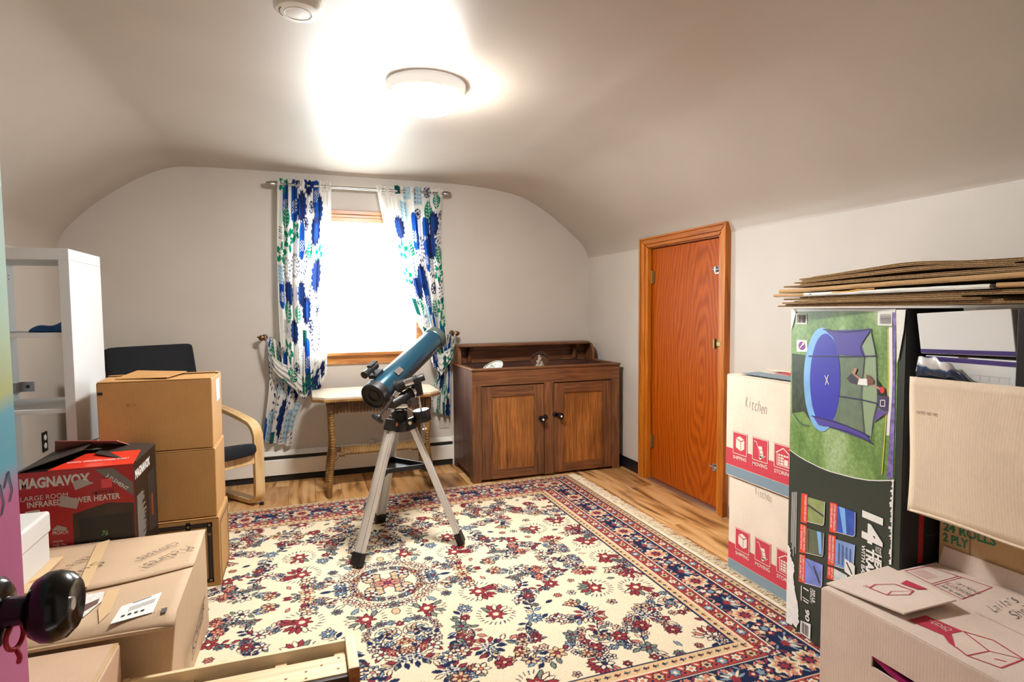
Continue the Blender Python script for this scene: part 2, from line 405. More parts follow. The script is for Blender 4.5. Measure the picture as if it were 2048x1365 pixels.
while x < ROOM_R+0.05:
    y = ROOM_F-rnp.uniform(0, 1.1)
    while y < ROOM_D:
        y0, y1 = max(y, ROOM_F), min(y+1.21, ROOM_D)
        x1 = min(x+PW, ROOM_R+0.06)
        if y1-y0 > 0.02:
            key = (round(x1-x, 3), round(y1-y0, 2))
            if key not in PM:
                hx, hy = (x1-x)/2-0.0006, (y1-y0)/2-0.0006; e = 0.0015
                mb = MB(); mb.add([(-hx, -hy, -.012), (hx, -hy, -.012), (hx, hy, -.012), (-hx, hy, -.012), (-hx, -hy, -e), (hx, -hy, -e), (hx, hy, -e), (-hx, hy, -e),
                     (-hx+e, -hy+e, 0), (hx-e, -hy+e, 0), (hx-e, hy-e, 0), (-hx+e, hy-e, 0)],
                    [(0, 1, 5, 4), (1, 2, 6, 5), (2, 3, 7, 6), (3, 0, 4, 7), (4, 5, 9, 8), (5, 6, 10, 9), (6, 7, 11, 10), (7, 4, 8, 11), (8, 9, 10, 11)])
                o = mb.build('plank', M_PLANK, fl, local=True); PM[key] = o.data
            else:
                o = bpy.data.objects.new('plank', PM[key]); COL.objects.link(o); o.parent = fl
            o.location = ((x+x1)/2, (y0+y1)/2, 0)
        y += 1.21
    x += PW; ci += 1
# ---- baseboards
M_BB = mat('black_baseboard_paint', '#17161a', 0.35)
def baseb(name, x0, x1, y0, y1):
    b = MB().box(x0, x1, y0, y1, 0, .068); k = 0.004
    b.box(x0+(k if x1-x0 < .1 else 0), x1, y0+(k if y1-y0 < .1 else 0), y1, .068, .082); return struct(b.build(name, M_BB, bevel=0.002))
bb = baseb('baseboard_right', ROOM_R-.014, ROOM_R, 3.585, ROOM_D); baseb('baseboard_right', ROOM_R-.014, ROOM_R, ROOM_F, 2.66)
b = MB().box(ROOM_L, ROOM_L+.014, ROOM_F, ROOM_D-.07, 0, .082); struct(b.build('baseboard_left', M_BB, bevel=.002))
# ---- closet door
M_DOOR = None
def oak(name, dk, md, lt, rough):
    t = NT(name); v = t.coords((1, 7.0, 1.5))
    wv = t.n('ShaderNodeTexWave', wave_type='RINGS', rings_direction='X'); wv.inputs['Scale'].default_value = 1.7; wv.inputs['Distortion'].default_value = 11.0; wv.inputs['Detail'].default_value = 2.0; wv.inputs['Detail Scale'].default_value = 0.7
    mp = t.n('ShaderNodeMapping'); mp.inputs['Location'].default_value = (0, 1.2, -1.1); t.l(v, mp.inputs[0]); t.l(mp.outputs[0], wv.inputs['Vector'])
    fn = t.n('ShaderNodeTexNoise'); fn.inputs['Scale'].default_value = 1; fn.inputs['Detail'].default_value = 5; t.l(t.coords((1, 150, 5)), fn.inputs['Vector'])
    mx = t.n('ShaderNodeMix', data_type='FLOAT'); mx.inputs[0].default_value = 0.66; t.l(wv.outputs['Fac'], mx.inputs[2]); t.l(fn.outputs[0], mx.inputs[3])
    t.l(t.ramp(mx.outputs[0], [(0.15, dk), (0.45, md), (0.8, lt)]), t.b.inputs['Base Color']); t.b.inputs['Roughness'].default_value = rough; t.b.inputs['Specular IOR Level'].default_value = .25
    t.b.inputs['Specular IOR Level'].default_value = .25; return t.m
M_DOOR = oak('red_oak_veneer', c('#7f3404'), c('#a64a05'), c('#b95a0a'), 0.40)
M_CASE = wood('honey_oak_casing', c('#98500f'), c('#bd6a14'), c('#d08226'), (30, 30, 2.0), 0.42, coat=0.0)
M_CASEH = wood('honey_oak_casing_head', c('#8b460f'), c('#ab5d15'), c('#bf7122'), (30, 2.0, 30), 0.42, coat=0.0)
M_DARK = mat('dark_gap_shade', '#120e0b', 0.9); M_STEEL = mat('zinc_steel', '#b9bcc0', 0.28, 0.9); M_BRASS = mat('aged_brass', '#9c8a5c', 0.35, 0.9)
d1 = bpy.data.objects.new('door_1', None); COL.objects.link(d1); d1.location = (2.24, 3.115, 0); struct(d1); d1['label'] = 'short orange oak closet door in the right wall'
MB().box(2.266, 2.30, DY0+.004, DY1-.004, .012, DZ-.004).build('door_slab', M_DOOR, d1, bevel=.0015)
MB().box(2.31, 2.33, DY0-.03, DY1+.03, 0, DZ+.02).build('gap_shade_sheet', M_DARK, d1)  # near-black sheet behind the slab, its colour stands in for shade in the gaps
for y0, y1 in ((DY0-.02, DY0), (DY1, DY1+.02)): MB().box(2.245, 2.33, y0, y1, 0, DZ+.02).build('jamb', M_CASE, d1)
MB().box(2.245, 2.33, DY0-.02, DY1+.02, DZ, DZ+.02).build('jamb_head', M_CASEH, d1)
def casing(y_in, y_out, zt): # stepped profile, mitred at the head
    b = MB(); st = [(0, .35, 2.224), (.35, .82, 2.216), (.82, 1.0, 2.210)]
    for a, e, xf in st:
        ya = y_in+(y_out-y_in)*a; ye = y_in+(y_out-y_in)*e; za = DZ+(zt-DZ)*a; ze = DZ+(zt-DZ)*e
        b.hexa([(xf, ya, 0), (2.256, ya, 0), (2.256, ye, 0), (xf, ye, 0), (xf, ya, za), (2.256, ya, za), (2.256, ye, ze), (xf, ye, ze)])
    return b
casing(DY0+.006, 2.68, 1.672).build('casing', M_CASE, d1, bevel=.003); casing(DY1-.006, 3.572, 1.672).build('casing', M_CASE, d1, bevel=.003)
b = MB()
for a, e, xf in [(0, .35, 2.224), (.35, .82, 2.216), (.82, 1.0, 2.210)]:
    za, ze = DZ+.006+(.066)*a, DZ+.006+.066*e
    y0a, y0e = DY0+.006-(.071)*a, DY0+.006-.071*e; y1a, y1e = DY1-.006+.093*a, DY1-.006+.093*e
    b.hexa([(xf, y0a, za), (2.256, y0a, za), (2.256, y1a, za), (xf, y1a, za), (xf, y0e, ze), (2.256, y0e, ze), (2.256, y1e, ze), (xf, y1e, ze)])
b.build('casing_head', M_CASEH, d1, bevel=.003)
MB().box(2.226, 2.30, DY0, DY1, 0, .010).build('threshold', M_STEEL, d1, bevel=.002)
for z in (1.405, .268):
    h = MB().box(2.259, 2.267, DY1-.034, DY1-.005, z-.042, z+.042).build('hinge', M_BRASS, d1)
    MB().cyl((2.258, DY1-.006, z-.045), (2.258, DY1-.006, z+.045), .006, 10).build('pin', M_BRASS, h, smooth=True)
for z in (1.412, .250):
    h = MB().box(2.262, 2.267, DY0+.012, DY0+.085, z-.022, z+.022).build('slide_bolt', M_STEEL, d1, bevel=.001)
    MB().cyl((2.254, DY0-.008, z+.004), (2.254, DY0+.10, z+.004), .0055, 10).build('bolt_rod', M_STEEL, h, smooth=True)
    MB().box(2.248, 2.264, DY0+.022, DY0+.034, z-.012, z+.02).box(2.248, 2.264, DY0+.062, DY0+.074, z-.012, z+.02).build('bolt_guide', M_STEEL, h)
    MB().cyl((2.255, DY0+.048, z+.004), (2.240, DY0+.048, z-.014), .004, 8).build('bolt_knob', M_STEEL, h, smooth=True)
h = MB().lathe([(.0, 0), (.026, 0), (.026, .004), (.012, .008), (.011, .022), (.0, .022)], (2.266, DY0+.048, .985), (-1, 0, 0), 20).build('turn_latch', M_BRASS, d1, smooth=True)
MB().box(2.228, 2.246, DY0+.040, DY0+.056, .955, 1.015).build('latch_lever', M_BRASS, h, bevel=.004)
MB().box(2.214, 2.222, DY0-.03, DY0+.004, .975, .999).build('strike', M_BRASS, h, bevel=.001)
# ---- window
M_TRIM = wood('warm_window_trim', c('#9c5c2a'), c('#c08044'), c('#d9a268'), (2.0, 30, 30), 0.35, coat=0.3)
M_VINYL = mat('white_vinyl', '#f2f2f0', 0.4)
t = NT('window_glass'); gl = t.n('ShaderNodeBsdfGlossy'); gl.inputs['Roughness'].default_value = 0.02; tr = t.n('ShaderNodeBsdfTransparent'); tr.inputs[0].default_value = (.96, .98, .97, 1)
mx = t.n('ShaderNodeMixShader'); mx.inputs[0].default_value = 0.05; t.l(tr.outputs[0], mx.inputs[1]); t.l(gl.outputs[0], mx.inputs[2]); t.l(mx.outputs[0], t.out.inputs[0]); M_GLASS = t.m
w1 = bpy.data.objects.new('window_1', None); COL.objects.link(w1); w1.location = (.41, ROOM_D, WZ0); struct(w1); w1['label'] = 'bright window with oak trim between two patterned curtains'
D = ROOM_D
for x0, x1 in ((WX0-.075, WX0+.004), (WX1-.004, WX1+.075)): MB().box(x0, x1, D-.018, D, WZ0, WZ1+.08).build('side_casing', M_TRIM, w1, bevel=.003)
b = MB().box(WX0+.004, WX1-.004, D-.018, D, WZ1-.004, WZ1+.028).box(WX0+.004, WX1-.004, D-.026, D, WZ1+.050, WZ1+.08).box(WX0+.004, WX1-.004, D-.010, D, WZ1+.028, WZ1+.05); b.build('head_casing', M_TRIM, w1, bevel=.003)
MB().box(WX0-.09, WX1+.09, D-.06, D+.13, WZ0-.022, WZ0+.002).build('stool', M_TRIM, w1, bevel=.006)
MB().box(WX0-.06, WX1+.06, D-.018, D, WZ0-.088, WZ0-.022).build('apron', M_TRIM, w1, bevel=.004)
for x0, x1 in ((WX0, WX0+.03), (WX1-.03, WX1)): MB().box(x0, x1, D+.06, D+.12, WZ0, WZ1).build('sash_stile', M_VINYL, w1, bevel=.002)
for z0, z1 in ((WZ0, WZ0+.02), (WZ1-.03, WZ1)): MB().box(WX0+.03, WX1-.03, D+.06, D+.12, z0, z1).build('sash_rail', M_VINYL, w1, bevel=.002)
MB().box(WX0+.03, WX1-.03, D+.085, D+.091, WZ0+.02, WZ1-.03).build('pane', M_GLASS, w1)
# ---- the open painted door at the left of the camera
t = NT('hand_painted_door'); tc = t.n('ShaderNodeTexCoord'); sp = t.n('ShaderNodeSeparateXYZ'); t.l(tc.outputs['Object'], sp.inputs[0])
nz = t.n('ShaderNodeTexNoise'); nz.inputs['Scale'].default_value = 5; nz.inputs['Detail'].default_value = 5; t.l(tc.outputs['Object'], nz.inputs['Vector'])
ma = t.n('ShaderNodeMath', operation='MULTIPLY_ADD'); ma.inputs[1].default_value = 0.06; t.l(nz.outputs[0], ma.inputs[0]); t.l(sp.outputs[2], ma.inputs[2])
mr = t.n('ShaderNodeMapRange'); mr.inputs[1].default_value = 0.6; mr.inputs[2].default_value = 1.5; t.l(ma.outputs[0], mr.inputs[0])
t.l(t.ramp(mr.outputs[0], [(0.0, c('#c85f9c')), (0.49, c('#d06fa6')), (0.53, c('#5fb9d2')), (0.60, c('#4fb0cc')), (0.625, c('#b9c25a')), (0.72, c('#8fbf95')), (0.9, c('#bfe0e2'))]), t.b.inputs['Base Color'])
t.b.inputs['Roughness'].default_value = 0.5; M_PAINT = t.m
d2 = bpy.data.objects.new('door_2', None); COL.objects.link(d2); d2.location = (-.31, -.06, 0); struct(d2); d2['label'] = 'open door painted pink and turquoise with a black knob at the left edge'
MB().box(-.312, -.278, -.055, .722, .012, 1.96).build('door_slab', M_PAINT, d2, bevel=.002)
M_BLK = mat('gloss_black_enamel', '#08080a', 0.18)
k = MB().lathe([(0, 0), (.033, 0), (.033, .004), (.027, .009), (.014, .011), (.0125, .026), (.017, .029), (.0265, .034), (.0315, .042), (.0325, .050), (.0295, .060), (.023, .066), (.019, .0645), (.015, .0625), (0, .0615)], (-.278, .655, .922), (1, -.02, 0), 40).build('door_knob', M_BLK, d2, smooth=True, angle=60)
MB().lathe([(0, .0615), (.0065, .0618), (.006, .0635), (0, .064)], (-.278, .655, .922), (1, -.02, 0), 20).build('key_button', M_STEEL, k, smooth=True)
M_PEN = mat('dark_blue_paint_stroke', '#274a63', 0.5)
pf = Face((-.278, 0, 0), (0, 1, 0), (0, 0, 1)); pq = Print(pf)
for a0, b0 in ((650, 1035), (672, 1022), (690, 1030)): pq.line([(a0, b0), (a0+10, b0+14), (a0+16, b0-6), (a0+10, b0-16)], 2.5)
pq.build('brush_mark', M_PEN, d2)
M_RIB = mat('red_ribbon', '#b3122a', 0.55)
rb = MB().tube([(-.262+.003*math.sin(a), .655+.010*math.sin(a), .8985+.012*math.cos(a)) for a in [i*PI/10 for i in range(20)]], .0022, 8, closed=True)
rb.tube(bez([(-.262, .655, .887), (-.258, .652, .880), (-.260, .655, .873)], 5), .0022, 8)
tag(rb.build('ribbon', M_RIB, smooth=True), 'red cord looped around the black door knob', 'cord')
# ================================================================== CEILING FIXTURES, HEATER, OUTLETS
M_WHITE = mat('white_plastic', '#e8e6df', 0.45); M_ENAMEL = mat('white_enamel', '#e9e5dc', 0.4)
t = NT('lit_opal_glass'); em = t.n('ShaderNodeEmission'); em.inputs[0].default_value = (1.0, 0.975, 0.94, 1); em.inputs[1].default_value = LAMP_STRENGTH
t.l(em.outputs[0], t.out.inputs[0]); M_OPAL = t.m
LX, LYY, LZ = .520, 2.545, 2.158
lp = thing('ceiling_lamp', 'round white flush ceiling lamp, switched on', 'lamp', (LX, LYY, LZ))
MB().lathe([(0, 0), (.138, 0), (.140, -.004), (.140, -.012), (.0, -.012)], (LX, LYY, LZ), n=64).build('lamp_pan', M_ENAMEL, lp, smooth=True)
t = NT('frosted_glass_rim'); t.b.inputs['Base Color'].default_value = (.86, .85, .82, 1); t.b.inputs['Roughness'].default_value = .4; t.b.inputs['Emission Color'].default_value = (1, .95, .88, 1); t.b.inputs['Emission Strength'].default_value = .32; M_RIM = t.m
MB().lathe([(.145, .0015), (.171, .0015), (.1705, -.010), (.167, -.030), (.1615, -.048), (.158, -.047), (.145, .0015)], (LX, LYY, LZ), n=64).build('glass_rim', M_RIM, lp, smooth=True, angle=180)
MB().lathe([(.1605, -.047), (.155, -.062), (.138, -.080), (.112, -.097), (.08, -.108), (.04, -.114), (0, -.116)], (LX, LYY, LZ), n=48).build('glass_dome', M_OPAL, lp, smooth=True)
SX, SY = .008, 1.995
sd = thing('smoke_detector', 'round white smoke detector on the ceiling above the telescope', 'smoke detector', (SX, SY, 2.16))
MB().lathe([(0, 0), (.072, 0), (.073, -.010), (.072, -.022), (.066, -.031), (.045, -.035), (0, -.036)], (SX, SY, 2.16), n=48).build('detector_body', M_WHITE, sd, smooth=True)
MB().lathe([(.040, -.0352), (.041, -.0362), (.042, -.0362), (.043, -.0350)], (SX, SY, 2.16), n=40).build('test_button_ring', mat('grey_groove', '#d6d4ce', .6), sd, smooth=True)
g = MB()
for k in range(9): a = 2.6+k*.12; g.obox((SX+.055*math.cos(a), SY+.055*math.sin(a), 2.16-.0332), (-math.sin(a), math.cos(a), 0), (math.cos(a), math.sin(a), 0), (0, 0, 1), .0022, .0012, .0012)
g.build('vent_slots', mat('grey_dark_slot', '#4b4a48', .7), sd)
# baseboard heater
HY = 4.355
hh = thing('baseboard_heater', 'long low white baseboard heater under the window', 'heater', (0, ROOM_D, 0))
MB().box(ROOM_L+.02, 1.07, ROOM_D-.012, ROOM_D, .02, .205).build('back_plate', M_ENAMEL, hh)
b = MB().prism([(0, .046), (0, .150), (.012, .158), (.014, .156), (.004, .148), (.004, .046)], (ROOM_L+.02, HY, 0), (0, 1, 0), (0, 0, 1), 2.493); b.build('front_cover', M_ENAMEL, hh)
b = MB().prism([(.000, .186), (.062, .207), (.062, .203), (.002, .181)], (ROOM_L+.02, HY, 0), (0, 1, 0), (0, 0, 1), 2.493); b.build('top_lip', M_ENAMEL, hh)
MB().box(ROOM_L+.03, 1.06, HY+.008, ROOM_D-.013, .05, .180).build('fin_pack_slot_shade', mat('dark_fins_and_gap_shade', '#1a1918', .7), hh)  # plain dark block for the fins, coloured to put shade into the slot
MB().box(ROOM_L+.03, 1.06, HY+.012, ROOM_D-.013, .0, .04).build('floor_gap_shade', mat('dark_fins_and_gap_shade', '#1a1918', .7), hh)  # dark block filling the gap under the cover, its colour stands in for shade
MB().box(1.055, 1.078, HY-.003, ROOM_D, .0, .21).build('end_cap', M_ENAMEL, hh, bevel=.003)
MB().box(.43, .475, HY-.002, HY+.02, .155, .232).build('joint_cover', mat('beige_plate', '#b9b1a4', .5), hh, bevel=.002)
# outlets
wo = thing('wall_outlet', 'black wall outlet plate with white sockets behind the shelf', 'outlet', (ROOM_L, 4.085, .44))
MB().box(ROOM_L, ROOM_L+.006, 4.05, 4.12, .39, .505).build('plate', mat('black_plastic', '#151516', .4), wo, bevel=.002)
for z in (.424, .472): MB().lathe([(0, 0), (.017, 0), (.016, .002), (0, .002)], (ROOM_L+.006, 4.085, z), (1, 0, 0), 20).build('socket', M_WHITE, wo)
wp = thing('cover_plate', 'blank beige cover plate on the wall under the right curtain', 'plate', (1.0, ROOM_D, .31))
MB().box(.965, 1.045, ROOM_D-.005, ROOM_D, .275, .395).build('plate', mat('beige_plate', '#b9b1a4', .5), wp, bevel=.002)
MB().lathe([(0, 0), (.004, 0), (.003, .0015), (0, .0015)], (1.005, ROOM_D-.005, .29), (0, -1, 0), 12).build('screw', M_STEEL, wp)

# ================================================================== RASTER PAINTER (for woven patterns)
class Canvas:
    def __init__(s, wm, hm, px, base):
        s.px = px; s.w = int(round(wm/px))+1; s.h = int(round(hm/px))+1; s.a = np.empty((s.h, s.w, 3), np.float32); s.a[:] = base
        s.X, s.Y = np.meshgrid(np.arange(s.w)*px, np.arange(s.h)*px)
    def win(s, cx, cy, r):
        p = s.px; return (slice(max(0, int((cy-r)/p)), max(0, int((cy+r)/p)+2)), slice(max(0, int((cx-r)/p)), max(0, int((cx+r)/p)+2)))
    def put(s, sl, mask, col): s.a[sl][mask] = col
    def polar(s, cx, cy, r, n=0, amp=0.0, rot=0.0, col=(0, 0, 0), sy=1.0, tilt=0.0):
        sl = s.win(cx, cy, r*(1+abs(amp))*max(1, sy)+s.px); dx = s.X[sl]-cx; dy = s.Y[sl]-cy
        if dx.size == 0: return
        ca, sa = math.cos(tilt), math.sin(tilt); ux = dx*ca+dy*sa; uy = (-dx*sa+dy*ca)/sy
        rr = np.hypot(ux, uy); lim = r*(1+amp*np.cos(n*(np.arctan2(uy, ux)-rot))) if n else r
        s.put(sl, rr < lim, col)
    def leaf(s, cx, cy, ang, ln, wd, col, outl=None, ow=0.004):
        if outl is not None: s.leaf(cx, cy, ang, ln+2*ow, wd+2*ow, outl)
        sl = s.win(cx, cy, ln*.6+s.px); dx = s.X[sl]-cx; dy = s.Y[sl]-cy
        if dx.size == 0: return
        ux = (dx*math.cos(ang)+dy*math.sin(ang))/(ln/2); uy = (-dx*math.sin(ang)+dy*math.cos(ang))/(wd/2)
        s.put(sl, (np.abs(uy) < np.clip(1-ux*ux, 0, 1)**1.2) & (np.abs(ux) < 1), col)
    def stroke(s, pts, wd, col):
        for (x0, y0), (x1, y1) in zip(pts[:-1], pts[1:]):
            n = max(2, int(math.hypot(x1-x0, y1-y0)/(s.px*.7)))
            for k in range(n+1): s.polar(x0+(x1-x0)*k/n, y0+(y1-y0)*k/n, wd/2, col=col)
    def rect(s, x0, y0, x1, y1, col):
        s.a[max(0, int(y0/s.px)):int(y1/s.px)+1, max(0, int(x0/s.px)):int(x1/s.px)+1] = col
def np_mesh(name, V, nu, nv, colors, m, parent=None):
    """grid of (nv+1)x(nu+1) vertices with a per-vertex colour attribute"""
    me = bpy.data.meshes.new(name); V = np.asarray(V, np.float32).reshape(-1, 3)
    i = np.arange(nu*nv); r, q = i//nu, i % nu; a = r*(nu+1)+q
    L = np.stack([a, a+1, a+nu+2, a+nu+1], 1).astype(np.int32).ravel()
    me.vertices.add(len(V)); me.vertices.foreach_set('co', V.ravel()); me.loops.add(len(L)); me.loops.foreach_set('vertex_index', L)
    me.polygons.add(nu*nv); me.polygons.foreach_set('loop_start', np.arange(0, 4*nu*nv, 4, dtype=np.int32)); me.polygons.foreach_set('loop_total', np.full(nu*nv, 4, np.int32))
    me.update(calc_edges=True); me.validate()
    at = me.color_attributes.new('Col', 'FLOAT_COLOR', 'POINT')
    cc = np.ones((len(V), 4), np.float32); cc[:, :3] = np.asarray(colors, np.float32).reshape(-1, 3); at.data.foreach_set('color', cc.ravel())
    me.materials.append(m); me.shade_smooth()
    o = bpy.data.objects.new(name, me); COL.objects.link(o)
    if parent: o.parent = parent
    return o

# ================================================================== RUG
def make_rug():
    X0, X1, Y0, Y1 = -1.13, 1.752, 1.29, 3.768; PX = .0033; rn = random.Random(11)
    CR, NV, RD, WN, CO, SG, LB, TN = [c(h) for h in ('#dccdb0', '#1d2746', '#8c3238', '#431c2a', '#c57a64', '#747a68', '#7d909c', '#c9aa82')]
    BR = c('#a2403a'); Wd, Ht = X1-X0, Y1-Y0; BW = .352
    qw, qh = Wd/2-BW, Ht/2-BW
    q = Canvas(qw, qh, PX, CR)
    PALS = [(NV, CR, RD), (WN, CR, CO), (WN, RD, CR), (NV, SG, RD), (NV, CR, CO), (WN, CO, TN), (NV, LB, CR), (WN, TN, RD), (NV, TN, WN), (WN, RD, TN), (NV, CR, WN)]
    def flower(C_, x, y, r, pal=None):
        a, b_, d_ = pal or rn.choice(PALS); n = rn.choice([5, 6, 6, 8]); ro = rn.uniform(0, 6)
        for k in range(n):
            aa = ro+k*2*PI/n; C_.leaf(x+math.cos(aa)*r*.62, y+math.sin(aa)*r*.62, aa, r*.85, r*2.6/n, b_, a, .0046)
        C_.polar(x, y, r*.34, 0, 0, 0, a); C_.polar(x, y, r*.22, 0, 0, 0, d_)
    def leafx(C_, x, y, a, l, kind=None):
        k = kind or rn.choice('snwlsccddwst'); ol, fi = {'s': (NV, SG), 'n': (NV, CO), 'w': (WN, RD), 'l': (NV, LB), 't': (NV, TN), 'c': (WN, CR), 'd': (NV, NV)}[k]
        C_.leaf(x, y, a, l, l*.34, fi, ol, .0046)
    def spray(C_, x, y, a, ln, curl):
        pts = []; px_, py_, an = x, y, a
        for k in range(11): pts.append((px_, py_)); px_ += ln/10*math.cos(an); py_ += ln/10*math.sin(an); an += curl/10
        C_.stroke(pts, .0055, NV)
        for k, (u, v) in enumerate(pts[2:]):
            sd = 1 if k % 2 else -1; aa = a+curl*(k+1)/10+sd*rn.uniform(.6, 1.1); l = rn.uniform(.024, .040)
            if rn.random() < .74: leafx(C_, u+math.cos(aa)*l*.75, v+math.sin(aa)*l*.75, aa, l)
            else: flower(C_, u+math.cos(aa)*.026, v+math.sin(aa)*.026, rn.uniform(.014, .019))
        flower(C_, pts[-1][0], pts[-1][1], rn.uniform(.022, .032)); return pts
    def cluster(C_, x, y, s):
        typ = rn.choice(['spray', 'spray', 'fan', 'ring', 'palm', 'spray', 'comb']); a = rn.uniform(0, 6.28)
        if typ == 'spray':
            for k in range(rn.choice([2, 3, 3])): spray(C_, x, y, a+k*rn.uniform(1.5, 2.3), s*rn.uniform(1.0, 1.4), rn.uniform(-2.4, 2.4))
            flower(C_, x, y, .034)
        elif typ == 'fan':
            for k in range(9):
                aa = a-1.3+2.6*k/8; leafx(C_, x+math.cos(aa)*s*.42, y+math.sin(aa)*s*.42, aa, s*.40, rn.choice('wwcn'))
            flower(C_, x, y, .032); spray(C_, x, y, a+PI, s, rn.uniform(-1.6, 1.6)); spray(C_, x, y, a+PI-1.0, s*.8, rn.uniform(-2, 2))
        elif typ == 'ring':
            for k in range(11):
                aa = a+k*.48; flower(C_, x+math.cos(aa)*s*.66, y+math.sin(aa)*s*.66, rn.uniform(.016, .021))
            C_.stroke([(x+math.cos(a+k*.3)*s*.40, y+math.sin(a+k*.3)*s*.40) for k in range(16)], .0042, NV)
            flower(C_, x, y, .03); spray(C_, x, y, a+5.6, s*1.1, .8)
            for k in range(6): leafx(C_, x+math.cos(a+k)*s*.24, y+math.sin(a+k)*s*.24, a+k+.8, .030)
        elif typ == 'comb':
            for k in range(15):
                aa = a-1.9+3.8*k/14; q1_, q2_ = s*.55, s*.72
                C_.stroke([(x+math.cos(aa)*q1_, y+math.sin(aa)*q1_), (x+math.cos(aa+.08)*q2_, y+math.sin(aa+.08)*q2_)], .0048, NV)
            C_.polar(x, y, .036, 7, .25, a, WN); C_.polar(x, y, .028, 7, .3, a, RD); C_.polar(x, y, .012, 0, 0, 0, CR)
            for k in range(7): aa = a+PI-1.1+2.2*k/6; leafx(C_, x+math.cos(aa)*s*.5, y+math.sin(aa)*s*.5, aa, .046, rn.choice('wcs'))
        else:
            for i in range(4):
                for j in range(4): C_.polar(x-.018+i*.012, y-.018+j*.012, .0052, col=NV if (i+j) % 2 else LB)
            for k in range(10): aa = a+k*.63; leafx(C_, x+math.cos(aa)*.046, y+math.sin(aa)*.046, aa, .036, rn.choice('wwcd'))
            spray(C_, x, y, a, s*1.2, 1.4); spray(C_, x, y, a+2.4, s, -1.2)
    pts = []
    tries = 0
    while tries < 4000 and len(pts) < 90:
        tries += 1; x, y = rn.uniform(.02, qw-.02), rn.uniform(.02, qh-.02)
        if math.hypot(x, y) < .30: continue
        if all(math.hypot(x-u, y-v) > .150 for u, v in pts): pts.append((x, y))
    for x, y in pts: cluster(q, x, y, rn.uniform(.095, .125))
    for _ in range(1300):
        x, y = rn.uniform(0, qw), rn.uniform(0, qh)
        sl = q.win(x, y, .029)
        if np.abs(q.a[sl]-np.array(CR, np.float32)).max() < .01:
            flower(q, x, y, rn.uniform(.014, .022)) if rn.random() < .5 else leafx(q, x, y, rn.uniform(0, 6), .034)
    # centre wreath (quarter of it)
    for k in range(10):
        aa = k*PI/18*2/2*1.0
        flower(q, math.cos(aa)*.20, math.sin(aa)*.20, .026); flower(q, math.cos(aa+.09)*.145, math.sin(aa+.09)*.145, .019)
    for k in range(6): leafx(q, math.cos(k*.31)*.255, math.sin(k*.31)*.255, k*.31, .05)
    for k in range(4): q.polar(.045+.03*(k % 2), .045+.03*(k//2), .026, 5, .1, 0, NV); q.polar(.045+.03*(k % 2), .045+.03*(k//2), .020, 5, .1, 0, TN)
    flower(q, .0, .0, .05, (NV, CO, RD)); flower(q, .075, .075, .03)
    R = Canvas(Wd, Ht, PX, CR); hw, hh2 = R.w//2, R.h//2; bi = int(BW/PX)
    for sx in (1, -1):
        for sy in (1, -1):
            qa = q.a; h_, w_ = qa.shape[:2]
            ys_ = hh2+sy*np.arange(h_); xs_ = hw+sx*np.arange(w_); oky = (ys_ >= 0) & (ys_ < R.h); okx = (xs_ >= 0) & (xs_ < R.w)
            R.a[np.ix_(ys_[oky], xs_[okx])] = qa[np.ix_(np.where(oky)[0], np.where(okx)[0])]
    dx = np.minimum(R.X, Wd-R.X); dy = np.minimum(R.Y, Ht-R.Y); dd = np.minimum(dx, dy)
    bands = [(0, .014, CR), (.014, .018, NV), (.018, .050, TN), (.050, .056, NV), (.056, .106, BR), (.106, .112, CR), (.112, .118, NV), (.118, .238, NV), (.238, .243, CR), (.243, .247, NV),
             (.247, .300, BR), (.300, .305, CR), (.305, .344, scale_c(TN, 1.08)), (.344, .352, NV)]
    for a0, a1, col in bands: R.a[(dd >= a0) & (dd < a1)] = col
    def along(off, step, fn):
        n = int((Wd-2*off)/step)
        for k in range(n+1):
            x = off+(Wd-2*off)*k/n
            for yy, an in ((off, 0), (Ht-off, PI)): fn(x, yy, an, k)
        n = int((Ht-2*off)/step)
        for k in range(n+1):
            y = off+(Ht-2*off)*k/n
            for xx, an in ((off, PI/2), (Wd-off, -PI/2)): fn(xx, y, an, k)
    def dots(x, y, an, k): R.polar(x, y, .007, 4, .3, an, NV if k % 2 else WN); R.leaf(x+.012*math.cos(an), y+.012*math.sin(an), an+.8, .018, .007, SG if k % 3 else RD)
    along(.034, .036, dots); along(.325, .036, dots)
    def redfl(x, y, an, k):
        pal = [(NV, CR, CO), (WN, TN, NV), (NV, LB, CR)][k % 3]; R.polar(x, y, .021, 6, .18, an, pal[0]); R.polar(x, y, .016, 6, .2, an, pal[1]); R.polar(x, y, .007, col=pal[2])
        for sgn in (-1, 1): R.leaf(x+.03*math.cos(an)+.012*math.sin(an)*sgn, y+.03*math.sin(an)-.012*math.cos(an)*sgn, an+.7*sgn, .02, .008, NV if sgn > 0 else CR)
    along(.081, .060, redfl); along(.273, .060, redfl)
    def navyfl(x, y, an, k):
        m = k % 3
        if m == 0:
            R.polar(x, y, .050, 9, .14, an, CR); R.polar(x, y, .040, 9, .16, an, TN); R.polar(x, y, .030, 9, .2, an, CO); R.polar(x, y, .022, 7, .2, an, NV); R.polar(x, y, .014, 6, .2, an, RD)
        elif m == 1:
            for j in range(7):
                aa = an+PI/2-1.3+2.6*j/6; R.leaf(x+.028*math.cos(aa), y+.028*math.sin(aa), aa, .052, .011, CR if j % 2 else LB)
            R.polar(x, y, .016, 5, .2, an, RD)
        else:
            for j in range(6):
                aa = an+j*1.05; R.polar(x+.032*math.cos(aa), y+.032*math.sin(aa), .0125, 5, .25, aa, [RD, CR, TN][j % 3]); R.polar(x+.030*math.cos(aa), y+.030*math.sin(aa), .006, col=CR)
            R.polar(x, y, .013, 5, .2, an, LB)
    along(.178, .098, navyfl)
